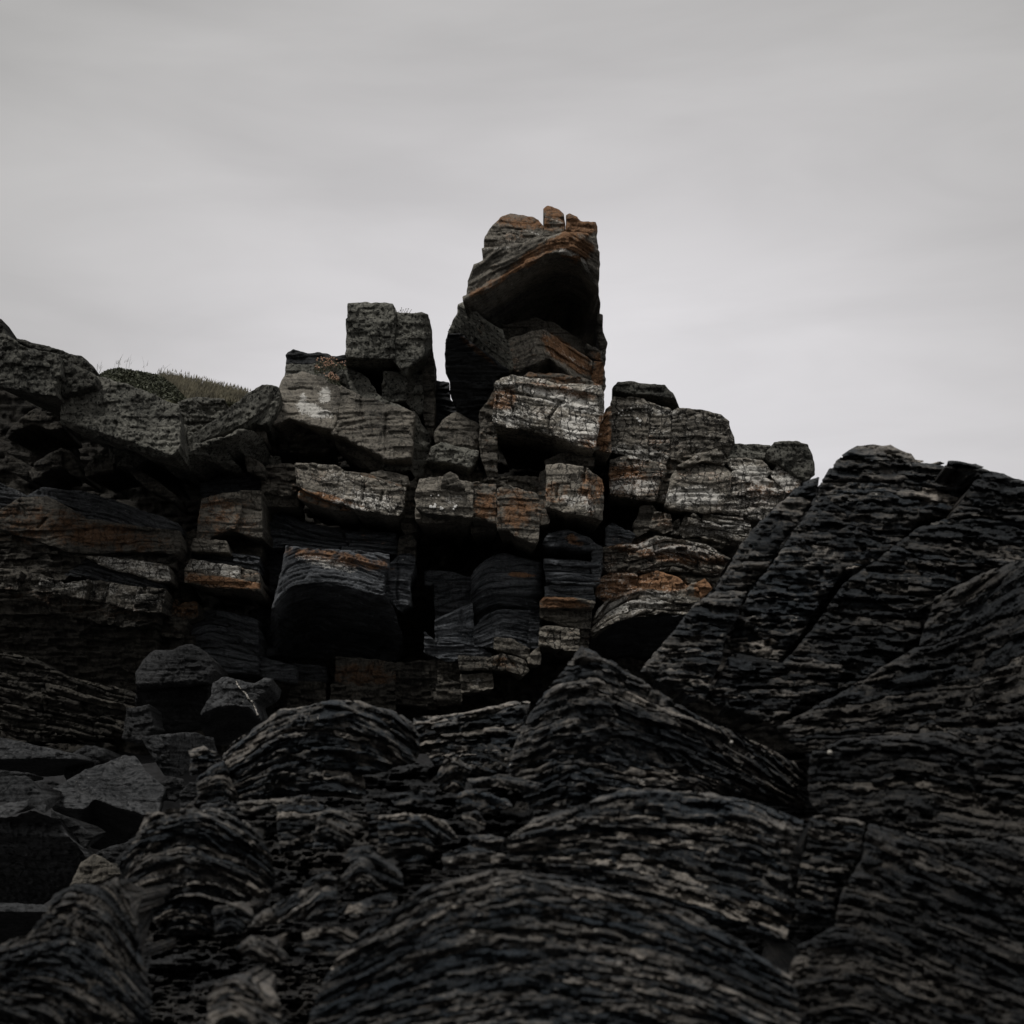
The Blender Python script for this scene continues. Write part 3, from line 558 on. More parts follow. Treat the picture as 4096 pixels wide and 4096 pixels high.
t.rock('wall_block', 'F 420,600 560,570 690,600 805,640 812,690 762,770 737,872 600,862 425,842', 24.75, T=2.6, tone=0.95, W=0.40, K=1, O=.12, bevel=11, cracks=['F 570,640 590,760 570,850'])
t.rock('wall_block', 'F 808,915 860,705 900,640 1060,598 1200,620 1262,680 1255,800 1205,955 1080,965 850,935', 24.70, T=2.6, tone=0.95, W=0.32, K=.9, bevel=11, cr=[(.005, 'F 1262,730 810,730')])
t.rock('wall_block', 'F 895,645 1040,560 1180,528 1245,600 1215,625 1060,595 950,640', 24.80, T=2, tone=0.78, W=0.40, kind='crumble', amp=.7)
t.rock('rubble', 'F 820,570 900,600 1050,545 900,650 850,720 800,900 740,880 765,770 815,690', 24.90, T=2, tone=0.67, kind='crumble')
t.rock('top_slab', 'F 1245,490 1400,492 1545,500 1532,585 1240,582', 25.00, T=2, tone=0.56, kind='lichen')
t.rock('perched_boulder', 'F 1528,545 1580,480 1660,470 1745,475 1800,500 1840,560 1857,700 1800,745 1680,705 1600,625 1530,585', 24.70, T=1.6, tone=0.47, kind='lichen', bevel=11, cr=[(.006, 'F 1530,560 1720,700')])
t.rock('wall_block', 'F 1240,605 1330,585 1490,610 1565,680 1505,725 1280,662', 24.85, T=2, tone=0.90, W=0.50, K=.8, bevel=11)
t.rock('wall_block', 'F 1258,725 1300,668 1500,732 1640,772 1662,825 1500,1015 1400,1005 1208,958 1255,805', 24.80, T=2.5, tone=0.90, W=0.50, O=.1, K=1, bevel=11, kind='crumble', amp=.7)
t.rock('wall_block', 'F 1600,640 1680,702 1765,722 1745,795 1662,822 1560,705', 24.75, T=2, tone=0.90, W=0.55, O=.2, K=.8)
GN = Guide('F 600,1010 760,970 1000,970 1450,1030', 'F 600,1110 900,1090 1450,1180')
t.rock('rounded_block', 'F 700,1065 740,970 840,982 855,1085 800,1105', 24.80, T=1.6, tone=0.73, W=0.40, kind='crumble', O=.15, guide=GN)
t.rock('rounded_block', 'F 820,1100 870,1040 905,1020 900,1120', 24.90, T=1.6, tone=0.78, W=0.50, kind='crumble')
t.rock('rounded_block', 'F 908,1105 950,1000 1010,980 1062,1022 1052,1125 940,1135', 24.80, T=1.6, tone=0.67, W=0.40, kind='crumble', O=.1, guide=GN)
t.layers('rock_layer', 'F 1060,1060 1080,975 1400,1005 1415,1100 1350,1210 1060,1145', 24.85, GN, t=(20, 36), prot=16, seed=21, kind='crumble', T=1.5, tone=0.78, W=0.45, step=4.6, edge=3, O=.1)
t.rock('rounded_block', 'F 618,1000 640,930 720,920 742,962 702,1085 600,1135 588,1062', 24.90, T=1.5, tone=0.39, kind='smooth')
t.rock('dark_block', 'F 400,1080 440,1050 592,1125 562,1205 398,1205', 24.80, T=1.5, kind='lam', tone=1.12)
t.rock('rubble', 'F 560,1150 700,1090 920,1120 1300,1150 1200,1210 800,1140 620,1200 560,1210', 25.00, T=1.6, tone=0.56, kind='crumble')
t.layers('rock_layer', 'F 368,1212 480,1190 620,1190 740,1128 860,1150 1100,1190 1272,1290 1190,1410 900,1375 600,1395 358,1405', 24.65, Guide('F 300,1230 600,1200 860,1150 1300,1270'), t=(30, 60), prot=16, seed=22, kind='crumble', T=1.5, tone=0.84, W=0.40, O=.28, step=4.6, edge=4, K=.8)
t.rock('stained_block', 'F 328,1545 340,1440 420,1400 602,1402 602,1505 400,1590', 24.55, T=1.6, tone=0.90, O=.35, W=0.45, kind='crumble')
t.rock('stained_block', 'F 618,1425 720,1370 900,1430 962,1500 952,1565 780,1525 618,1500', 24.60, T=1.6, tone=1.01, O=.4, W=0.25, K=.8, bevel=11)
t.rock('stained_block', 'F 968,1485 1030,1455 1050,1560 970,1565', 24.65, T=1.4, tone=0.90, O=.3, bevel=11)
t.rock('stained_block', 'F 1045,1460 1085,1440 1138,1500 1062,1565', 24.60, T=1.4, tone=1.01, O=.6, bevel=11)
t.rock('rubble', 'F 900,1370 1190,1400 1180,1500 1080,1440 960,1490 900,1420', 24.90, T=1.5, tone=0.45, kind='crumble')
GF = Guide('F 270,1790 400,1610 640,1490 850,1540 1060,1590', 'F 270,1840 400,1770 620,1705 960,1690')
t.layers('rock_layer', 'F 290,1765 330,1645 420,1565 640,1490 850,1540 1065,1570 980,1690 800,1672 600,1715 400,1768 288,1835', 24.40, GF, t=(20, 44), prot=14, seed=23, kind='crumble', T=1.6, tone=0.84, W=0.48, O=.12, step=4.6, edge=3, K=.5)
t.rock('overhang_underside', 'F 288,1835 400,1768 600,1712 960,1690 900,1820 780,1960 270,1960', 24.90, gy=.012, T=1.5, tone=0.22, kind='lam')  # black shade of the underside painted as low tone
# ------------------------------------------------------------------ upper left cliff
t = Thing('grey_slab', 'huge lichen-mottled grey slab leaning under the grassy cliff top at the left', 'rock slab')
t.rock('slab_face', 'B 398,600 480,550 610,500 700,512 830,560 960,600 1080,660 1147,680 1152,930 1140,968 1070,1002 990,1002 850,952 620,882 500,832 398,792', 21.9, T=3.5, shrink=.14, kind='lichen', tone=.66, W=.08, gy=-.0012, amp=1.2, cr=[(.01, 'B 398,770 1070,985')])
t.rock('slab_face', 'B -40,225 0,225 40,232 120,287 200,320 380,352 387,470 357,535 348,605 200,588 -40,540', 21.3, T=3.5, shrink=.14, kind='lichen', tone=.55, amp=1.2, W=.04)
t.rock('top_wedge', 'B 108,255 160,265 200,285 300,300 520,370 560,400 607,455 600,500 560,480 400,385 380,350 200,305', 22.5, T=2, tone=.35, kind='lichen', bevel=10)
t.rock('top_block', 'B 388,378 560,465 612,492 603,545 400,605 387,500', 21.7, T=2, tone=.45, kind='lichen')
t.rock('corner_rock', 'B -40,110 5,130 18,190 28,235 -40,240', 21.8, T=1, tone=.3, kind='lichen')
# faceted blocks under the slab, its shade painted as low tones
t = Thing('undercut_ledge', 'zigzag ledge of dim angular blocks in black shade beneath the big grey slab', 'rock ledge')
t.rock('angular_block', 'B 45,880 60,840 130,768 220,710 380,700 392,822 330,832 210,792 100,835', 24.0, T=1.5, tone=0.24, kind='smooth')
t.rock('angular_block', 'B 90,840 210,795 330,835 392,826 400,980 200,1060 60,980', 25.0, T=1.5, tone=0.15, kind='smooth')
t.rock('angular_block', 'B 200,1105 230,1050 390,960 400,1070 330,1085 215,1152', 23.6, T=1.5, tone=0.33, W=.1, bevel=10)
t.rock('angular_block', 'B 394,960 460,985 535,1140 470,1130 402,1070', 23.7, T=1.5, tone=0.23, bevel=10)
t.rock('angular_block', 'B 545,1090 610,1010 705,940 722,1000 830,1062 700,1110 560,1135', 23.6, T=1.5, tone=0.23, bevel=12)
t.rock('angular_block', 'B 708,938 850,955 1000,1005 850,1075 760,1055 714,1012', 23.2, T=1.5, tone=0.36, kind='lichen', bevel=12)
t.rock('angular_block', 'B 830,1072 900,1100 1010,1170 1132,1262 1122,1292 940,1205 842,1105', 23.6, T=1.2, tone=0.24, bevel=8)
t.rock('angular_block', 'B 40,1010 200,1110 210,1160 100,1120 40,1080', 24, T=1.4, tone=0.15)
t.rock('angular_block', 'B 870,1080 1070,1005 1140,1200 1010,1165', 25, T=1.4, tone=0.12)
# notch right of slab
t = Thing('slanting_ledge', 'grey slabby ledge slanting up to the right between the big slab and white-lichen block', 'rock ledge')
t.rock('notch_block', 'B 1152,662 1240,635 1445,640 1440,740 1350,830 1250,880 1155,935', 23.8, T=2.5, kind='lichen', tone=.55, amp=1.5, cracks=['B 1200,800 1350,790'])
t.rock('diagonal_slab', 'B 1150,945 1300,832 1440,742 1600,602 1690,550 1750,550 1790,572 1795,622 1700,690 1560,790 1400,872 1200,935', 23.4, T=2, kind='lichen', tone=.6, guide=Guide('B 1100,980 1440,760 1800,560'), gx=.001)
t.rock('diagonal_slab', 'B 1200,940 1400,874 1560,795 1700,695 1795,630 1780,705 1722,795 1640,792 1550,832 1440,882 1220,950', 23.6, T=2, kind='lichen', tone=.6, guide=Guide('B 1100,980 1440,860 1800,640'))
t.rock('faceted_block', 'B 1074,1002 1200,942 1440,888 1540,840 1620,850 1700,912 1717,1062 1692,1082 1600,1002 1550,960 1440,972 1500,1032 1582,1132 1450,1082 1370,1032 1280,1022 1170,1068 1080,1077', 23.0, T=1.6, kind='lichen', tone=.72, amp=.8, cr=[(.004, 'B 1540,1000 1540,800'), (.008, 'B 1074,1035 1320,940')])
t.rock('dark_wedge', 'B 1540,835 1640,778 1710,850 1705,905 1620,845', 23.9, T=1.5, tone=.4, bevel=6)
t.rock('dark_wedge', 'B 1580,1010 1640,1030 1700,1085 1690,1130 1600,1100', 23.8, T=1.5, tone=.35)
# ------------------------------------------------------------------ lower left wall, overhang shade and vignette painted into its tones
t = Thing('banded_wall', 'brown wall of gently dipping bands, painted shade-dark, filling the left edge below the slab', 'rock wall')
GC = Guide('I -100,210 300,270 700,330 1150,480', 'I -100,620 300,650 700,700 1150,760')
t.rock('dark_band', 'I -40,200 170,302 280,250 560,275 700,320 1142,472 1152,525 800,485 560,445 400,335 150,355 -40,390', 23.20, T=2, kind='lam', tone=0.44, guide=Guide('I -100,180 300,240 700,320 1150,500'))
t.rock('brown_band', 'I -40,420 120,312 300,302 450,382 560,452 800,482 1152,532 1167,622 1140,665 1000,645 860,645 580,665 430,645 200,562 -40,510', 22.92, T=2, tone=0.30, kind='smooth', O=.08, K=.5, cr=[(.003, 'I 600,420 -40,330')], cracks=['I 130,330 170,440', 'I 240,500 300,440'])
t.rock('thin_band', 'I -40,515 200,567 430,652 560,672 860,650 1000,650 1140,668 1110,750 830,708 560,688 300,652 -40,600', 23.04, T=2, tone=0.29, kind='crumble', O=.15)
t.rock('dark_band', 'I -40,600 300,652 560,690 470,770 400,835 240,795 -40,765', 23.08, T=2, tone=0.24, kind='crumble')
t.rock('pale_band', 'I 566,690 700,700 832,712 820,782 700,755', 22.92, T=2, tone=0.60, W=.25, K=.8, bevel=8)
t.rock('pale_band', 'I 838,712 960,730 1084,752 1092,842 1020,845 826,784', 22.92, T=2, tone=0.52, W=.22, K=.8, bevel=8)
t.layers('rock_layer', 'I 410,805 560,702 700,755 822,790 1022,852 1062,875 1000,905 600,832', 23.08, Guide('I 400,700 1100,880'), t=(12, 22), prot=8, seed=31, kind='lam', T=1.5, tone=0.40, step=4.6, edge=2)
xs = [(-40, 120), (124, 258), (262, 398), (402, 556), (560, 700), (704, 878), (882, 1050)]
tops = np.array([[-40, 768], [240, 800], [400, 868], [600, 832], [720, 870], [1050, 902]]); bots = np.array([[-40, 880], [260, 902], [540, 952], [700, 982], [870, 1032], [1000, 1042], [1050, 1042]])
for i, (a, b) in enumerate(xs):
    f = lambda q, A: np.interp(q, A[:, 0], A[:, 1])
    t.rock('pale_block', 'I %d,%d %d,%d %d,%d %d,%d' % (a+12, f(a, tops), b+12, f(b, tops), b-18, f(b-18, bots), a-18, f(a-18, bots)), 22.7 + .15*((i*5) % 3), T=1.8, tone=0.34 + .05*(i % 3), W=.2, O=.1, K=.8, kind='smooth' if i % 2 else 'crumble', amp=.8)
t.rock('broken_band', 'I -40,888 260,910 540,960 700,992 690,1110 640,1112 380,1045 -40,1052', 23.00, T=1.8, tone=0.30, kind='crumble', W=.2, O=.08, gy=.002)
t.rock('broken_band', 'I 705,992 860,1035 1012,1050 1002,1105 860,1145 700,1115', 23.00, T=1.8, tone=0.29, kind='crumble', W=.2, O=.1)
t.rock('hollow_wall', 'I -40,1040 380,1040 860,1130 1000,1100 980,1500 860,1560 420,1470 -40,1310', 23.48, T=1.5, gy=.002, tone=0.18, kind='crumble', W=.12)  # shade of the hollow painted by a near-black tone
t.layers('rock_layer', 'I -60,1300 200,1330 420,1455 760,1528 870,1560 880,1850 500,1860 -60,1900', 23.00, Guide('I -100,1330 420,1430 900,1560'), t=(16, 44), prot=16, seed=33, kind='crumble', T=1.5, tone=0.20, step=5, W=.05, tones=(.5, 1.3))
# wedge pieces right of the diagonal crack
t = Thing('crack_wall', 'narrow wall of small rusty blocks lining the right side of the long diagonal crack', 'rock wall')
t.rock('rusty_block', 'I 1142,742 1172,602 1200,540 1272,515 1282,565 1242,602 1192,782 1190,852 1112,842', 23.70, T=1.5, tone=0.28, O=.12)
t.rock('rusty_block', 'I 1110,848 1210,855 1215,960 1085,960', 23.80, T=1.5, tone=0.16, kind='crumble')
t.rock('rusty_block', 'I 1030,1000 1080,962 1140,975 1135,1060 1018,1052', 23.55, T=1.5, tone=0.40, O=.25, W=.1, K=1)
t.rock('rusty_block', 'I 1143,1020 1180,990 1262,982 1272,1062 1205,1102 1150,1090', 23.60, T=1.5, tone=0.40, O=.25, W=.1, kind='crumble')
t.rock('rusty_block', 'I 1018,1058 1140,1070 1205,1110 1160,1205 1014,1192', 23.60, T=1.5, tone=0.29, O=.2, kind='crumble', W=.1)
t.rock('dark_block', 'I 1010,1200 1240,1200 1230,1290 1000,1300', 23.90, T=1.5, tone=0.16, kind='crumble')
# ------------------------------------------------------------------ squat column (left of folded rock)
t = Thing('brown_column', 'brown block above white and rusty ledges, left of the dark folded rock', 'rock column')
t.rock('dark_top', 'B 1290,1190 1560,1112 1682,1132 1684,1245 1545,1262 1310,1300', 24.4, T=2, tone=0.32, kind='lam')
t.rock('brown_block', 'I 1300,322 1420,290 1547,270 1547,402 1522,492 1420,530 1350,562 1330,585 1274,562 1285,432', 23.5, T=2, tone=0.60, O=.1, amp=.8, W=.02)
t.rock('grey_block', 'I 1550,270 1676,268 1682,562 1580,542 1500,512 1527,482 1550,402', 23.6, T=2, tone=0.57, amp=.8, cracks=['I 1550,370 1676,390'])
t.rock('slot_wall', 'I 1400,560 1500,515 1682,560 1674,700 1400,660', 24.6, T=1, tone=0.40, kind='smooth')
t.rock('pale_ledge', 'I 1250,572 1330,585 1450,592 1475,662 1330,645 1236,642', 23.4, T=2, tone=0.75, W=.25, K=.8, bevel=9)
t.layers('rock_layer', 'I 1236,646 1475,664 1672,692 1670,800 1545,755 1240,705', 23.7, Guide('I 1200,640 1700,720'), t=(14, 26), prot=10, seed=35, kind='lam', T=1.5, tone=0.69, step=4.6, edge=2)
t.rock('pale_ledge', 'I 1232,706 1400,740 1546,757 1546,835 1500,832 1300,792 1192,772', 23.3, T=2.4, tone=0.86, W=.35, K=1, bevel=9)
t.rock('pale_ledge', 'I 1550,757 1668,800 1668,855 1550,837', 23.35, T=2.4, tone=0.75, W=.1, O=.3, K=1, bevel=9)
t.rock('rusty_ledge', 'I 1190,790 1350,812 1500,838 1668,862 1667,903 1350,873 1200,842', 23.15, T=2.6, tone=0.80, O=.4, W=.1, K=.8, bevel=9)
GD = Guide('I 1180,1110 1340,1030 1460,1045 1680,1110', 'I 1180,1400 1340,1380 1680,1430')
t.layers('rock_layer', 'I 1222,1092 1342,1030 1460,1042 1650,1090 1668,1102 1662,1442 1400,1432 1232,1260', 24.2, GD, t=(22, 40), prot=5, seed=37, kind='lam', T=1.6, tone=0.71, step=5, edge=3, K=.1)
t.rock('foot_block', 'I 1672,1335 1900,1395 1910,1500 1680,1450', 24.4, T=1.5, kind='lam', tone=0.52)

# ------------------------------------------------------------------ fallen boulders
def boulder(label, *args, group=None, **kw):
    b = Thing('boulder', label, 'boulder', group); b.rock('rock_body', *args, kind=kw.pop('kind', 'boulder'), **kw); return b
boulder('dark rounded boulder with rusty crest lying against the banded wall', 'I 868,1440 900,1380 940,1330 980,1295 1100,1290 1160,1262 1240,1250 1290,1280 1370,1350 1392,1420 1350,1505 1200,1522 900,1532 870,1505', 20, T=1.5, tone=.4, bevel=60, O=.08, cr=[(-.002, 'I 868,1420 1390,1420')])
bt = boulder('angular grey boulder crossed by a thin white quartz vein', 'I 1288,1702 1360,1582 1370,1502 1440,1455 1500,1470 1640,1502 1700,1470 1760,1465 1742,1532 1642,1622 1682,1742 1642,1795 1530,1855 1400,1905 1330,1855 1288,1765', 17, T=1.2, tone=.75, bevel=12, gy=-.0015,
        cr=[(.016, 'I 1288,1712 1400,1660 1480,1640 1600,1660 1700,1750', 'v')])
bt.name='boulder'; bt.force=True
boulder('thin dark block under the rusty-crested boulder', 'I 880,1525 1200,1515 1350,1510 1330,1700 1300,1800 900,1830 870,1600', 20.5, T=1.5, tone=.22, gy=.003)
boulder('flat-topped grey slab boulder cut by the left edge, farthest of the fallen pile', 'J -60,360 40,380 250,425 420,470 432,502 300,560 0,600 -60,600', 15, T=1.6, tone=.7, bevel=8, gy=-.004, cr=[(.020, 'J -60,500 430,500')])
boulder('grey pointed boulder behind the two small stones at left edge', 'J -60,605 150,600 180,622 275,742 270,825 180,775 -60,742', 11.5, T=1, tone=.6, bevel=8, gy=-.002, cr=[(.006, 'J 300,800 160,600')])
boulder('largest pale-topped slanting boulder of the fallen pile', 'J 268,712 380,635 520,560 740,480 800,480 860,560 978,670 942,822 840,905 750,1005 600,1045 480,992 370,872 290,775', 12.5, T=1.4, tone=.8, bevel=9, gy=-.003, amp=.7,
        cr=[(.022, 'J 280,775 420,790 490,800 560,745 740,800 880,835 950,830', 'v')])
boulder('small square stone on top of the weed-covered boulder', 'J -40,790 60,752 160,750 166,775 75,838 -40,850', 10.2, T=.4, tone=.7, bevel=7, gy=-.003)
boulder('large boulder covered with dark crusty weed at the left edge', 'J -60,850 90,840 180,800 352,860 382,932 462,1012 502,1082 442,1202 400,1245 250,1365 -60,1360', 10.0, T=1.2, tone=.75, bevel=10, gy=-.002, kind='lichen', amp=1.3, mat='boulder', cr=[(-.010, 'J 480,900 0,870'), (.006, 'J -60,930 400,960')])
boulder('small pale stone wedged between weedy boulder and layered rock', 'J 438,1202 480,1110 560,1060 640,1100 692,1142 732,1185 600,1245 520,1265 410,1255', 9.0, T=.6, tone=.6, mat='cliff', bevel=12)
boulder('flat slab lying low at the left edge above the layered shore rock', 'J -60,1355 250,1362 335,1402 300,1480 160,1600 -60,1600', 8.6, T=.8, tone=.75, bevel=8, gy=-.003, cr=[(.012, 'J -60,1405 330,1410')])
boulder('cracked boulder with dark hollow face behind the layered shore rocks', 'J 838,370 960,350 1120,335 1272,372 1280,482 1085,605 980,600 900,475', 14.5, T=1.0, tone=.75, bevel=12, cr=[(.006, 'J 1010,700 1010,330')], amp=1.3)
boulder('low dark boulder between flat slab and largest fallen boulder', 'J 410,480 520,420 620,430 640,500 560,560 400,630 380,600', 16, T=1, tone=.5, bevel=20)
boulder('deeply shaded boulder at foot of the slanting boulder', 'J 600,1040 760,990 900,900 940,1040 700,1180 560,1080', 10.5, T=1, tone=.5, bevel=14)

for lb, po, Y in (
 ('small dark stone in the gap right of the largest slanting boulder', 'J 960,640 1010,600 1090,620 1110,700 1040,760 960,740', 13),
 ('dark stone below the hollow-faced boulder, beside the dome', 'J 1060,700 1130,640 1260,660 1300,760 1200,840 1080,810', 12),
 ('low dark stone left of the largest slanting boulder', 'J 170,640 300,620 380,650 300,740 220,760', 13.5),
 ('shaded stone under the overhang of the largest boulder', 'J 300,800 420,850 560,960 500,1060 380,980 300,880', 11.2),
 ('dark stone filling the cleft above the humped stack', 'J 880,880 960,820 1080,800 1060,900 900,1000', 9.6),
 ('dim stone at the left edge between flat-topped slab and pointed boulder', 'J -60,560 80,570 200,590 160,650 -60,640', 14),
 ('dark block behind the thin dark block at the cliff foot', 'I 820,1660 960,1640 1000,1800 900,1900 780,1860', 19)):
    boulder(lb, po, Y, T=.8, tone=.42, bevel=14)  # extra stones in the gaps, low tone standing in for shade
# ------------------------------------------------------------------ foreground shore rocks
t = Thing('shore_outcrop', 'rounded dome of banded shore rock, tallest hump left of centre foreground', 'rock outcrop')
G1 = Guide('K 0,640 150,520 420,330 720,262 900,280 1080,345 1230,520', 'K 0,900 450,790 700,790 900,820 1230,980')
t.layers('rock_layer', 'K 108,602 150,530 250,460 350,390 420,332 560,312 720,270 900,285 1080,342 1172,392 1217,482 1212,562 1192,622 1050,662 900,692 918,800 880,832 700,802 450,802 200,822 150,702', 6.6, G1, t=(14, 46), prot=24, seed=41, T=.7, gy=-.0004, tone=1.35,
         cr=[(.0012, 'K 700,900 700,100'), (.0012, 'K 400,0 400,900')])
t = Thing('shore_outcrop', 'smooth pale saddle of rock between the dome and pointed outcrop', 'rock outcrop')
t.layers('rock_layer', 'K 1170,375 1500,340 1620,310 1720,285 1822,290 1800,420 1790,640 1600,700 1300,640 1205,520', 7.6, Guide('K 1100,400 1500,345 1800,280', 'K 1100,640 1500,560 1900,640'), t=(14, 44), prot=8, seed=42, T=.7, tone=1.5, gy=-.001)
t = Thing('shore_outcrop', 'pointed pyramid-shaped outcrop with a pale ridge falling to the right', 'rock outcrop')
G3 = Guide('Z 900,1400 1000,1330 1100,1290 1290,1350 1430,1440 1560,1530', 'Z 900,1500 1100,1465 1300,1490 1560,1570')
t.layers('rock_layer', 'Z 1098,1218 1180,1262 1290,1335 1430,1402 1532,1452 1525,1530 1400,1500 1200,1520 1000,1530 955,1450 985,1370 1040,1290', 5.9, G3, t=(16, 50), prot=28, seed=43, T=.6, tone=1.15, gy=-.0004, cr=[(.0014, 'Z 1120,1600 1100,1200'), (.0016, 'Z 1080,1200 1090,1600')])
# right-hand ridge
RY, RG = 8.6, -.0012
t = Thing('slanting_ridge', 'big tilted ridge of jointed rock rising to the right skyline', 'rock ridge')
GH = Guide
GR1 = GH('H 0,1000 500,560 900,300 1300,330 1927,420', 'H 0,1600 500,900 900,830 1300,900 1927,1000')
GRR = GH('H -100,200 1100,240 1927,330')
kwr = dict(T=1.0, gx=.0002, edge=5, dome=48)
t.layers('rock_layer', 'H 600,525 720,400 850,282 942,244 925,330 905,372 740,602 692,692 600,792 450,834 438,790 520,640', 8.6, GRR, t=(50, 110), prot=10, seed=51, gy=-.0014, tone=1.3, **kwr)
t.layers('rock_layer', 'H 68,1192 230,1000 330,870 440,802 592,802 540,930 470,1062 470,1130 380,1342 240,1275 80,1202', 7.4, GRR, t=(26, 58), prot=20, seed=52, gy=-.0014, tone=1.15, **kwr)
t.layers('rock_layer', 'H 916,372 962,242 1060,132 1120,97 1200,98 1280,102 1380,142 1402,167 1522,177 1700,240 1560,442 1420,472 1290,602 1180,682 1060,702 960,842 900,922 850,1022 750,1132 732,1172 482,1072 600,802 690,692', 8.3, GRR, t=(30, 75), prot=16, seed=53, gy=-.0014, tone=1.2, **kwr)
t.layers('rock_layer', 'H 1530,177 1600,170 1730,202 1900,262 2050,305 2300,400 2500,560 2350,700 2020,690 1700,720 1500,820 1410,1062 1250,1200 1100,1252 850,1342 720,1452 402,1332 500,1112 742,1172 900,992 1060,762 1230,642 1400,502 1570,442 1710,242', 7.9, GRR, t=(26, 70), prot=24, seed=54, gy=-.0012, tone=.75, **kwr)
t.rock('rock_core', 'H 120,1180 620,540 980,260 1130,125 1380,170 1700,240 1900,290 2010,330 2600,520 3500,900 3900,1500 700,1500', 9.4, gy=-.0014, kind='shore', tone=.4, T=1.5, step=8)
t = Thing('dark_bank', 'dark uneven bank of rock at the right edge below the slanting ridge', 'rock bank')
t.layers('rock_layer', 'H 1420,1062 1500,830 1700,730 2020,600 2450,640 2800,1000 2800,1560 1500,1560 900,1620 720,1460 1100,1262', 6.6, GH('H 700,1340 1300,1200 1600,1150 2020,1000', 'H 700,1540 1500,1500 2020,1500'), t=(24, 90), dome=90, prot=26, seed=55, gy=-.001, tone=0.50, T=.8)
t.layers('rock_layer', 'L 1150,460 1280,420 1500,400 2050,360 2600,420 2700,800 1600,800 1350,720 1150,690 1130,560', 5.2, GH('L 1100,440 1500,420 2050,500'), t=(24, 90), prot=26, seed=56, gy=-.0009, tone=0.46, T=.6)
t = Thing('shore_outcrop', 'dark layered rocks filling the bottom right corner', 'rock outcrop')
t.layers('rock_layer', 'L 1360,730 1600,790 2050,780 2650,860 2750,1560 1080,1560 1060,1280 1100,1180 1230,1110 1260,980 1330,870', 3.9, GH('L 1000,1100 1300,1060 1600,1180 2050,1330'), t=(22, 80), prot=22, seed=57, gy=-.0007, tone=.5, T=.5)
t = Thing('shore_outcrop', 'wide low arch of pale banded rock, centre right of the foreground', 'rock outcrop')
t.layers('rock_layer', 'L 370,632 480,602 700,612 900,642 1122,722 1112,782 1062,862 1090,1002 1052,1182 780,1102 500,972 330,942 40,880 20,790 130,712 280,672', 4.5, GH('L 0,760 130,690 480,610 700,620 900,650 1130,740', 'L 0,900 500,960 800,1060 1130,1180'), t=(14, 44), prot=20, seed=58, gy=-.0007, tone=1.5, T=.5)
t = Thing('shore_outcrop', 'narrow block of banded rock right of the wide arch, across a deep joint', 'rock outcrop')
t.layers('rock_layer', 'L 1142,702 1240,705 1352,722 1322,872 1242,962 1222,1112 1082,1102 1102,902 1132,802', 4.5, GH('L 1100,690 1360,730'), t=(14, 44), prot=20, seed=59, gy=-.0007, tone=1.05, T=.5)
t = Thing('shore_outcrop', 'broad arched stack of tan striped layers, nearest rock at bottom centre', 'rock outcrop')
t.layers('rock_layer', 'Z 560,1990 600,1870 640,1800 720,1730 800,1672 950,1638 1100,1658 1300,1718 1400,1778 1500,1850 1520,2000', 3.4, GH('Z 560,1830 700,1730 850,1650 980,1638 1150,1660 1350,1730 1540,1850', 'Z 560,1985 750,1925 1000,1880 1300,1925 1540,2000'), t=(14, 44), prot=22, seed=60, gy=-.0006, tone=1.5, T=.45)
t = Thing('shore_outcrop', 'humped stack of layered rock left of centre below the fallen boulders', 'rock outcrop')
t.layers('rock_layer', 'J 690,1132 760,1052 830,902 870,822 1000,795 1100,790 1300,802 1480,872 1560,980 1622,1102 1642,1252 1560,1402 1450,1425 1400,1535 1080,1545 960,1535 890,1425 800,1292 730,1205', 5.0, GH('J 600,1160 870,830 1100,790 1300,830 1480,930 1700,1180', 'J 600,1560 1100,1380 1700,1560'), t=(14, 44), prot=22, seed=61, gy=-.0006, tone=1.1, T=.5, cr=[(.001, 'J 1150,1600 1150,700')])
t = Thing('shore_outcrop', 'steeply dipping striped layers in the bottom left corner', 'rock outcrop')
t.layers('rock_layer', 'J -80,1640 60,1560 150,1560 260,1420 330,1300 440,1240 600,1250 700,1200 790,1330 830,1560 850,1720 900,1900 900,2080 -80,2080', 3.9, GH('J -80,1560 200,1380 420,1240 600,1300 700,1400 900,1720', 'J -80,1800 300,1800 600,1960 900,2200'), t=(14, 44), prot=22, seed=62, gy=-.0007, tone=.8, T=.5)
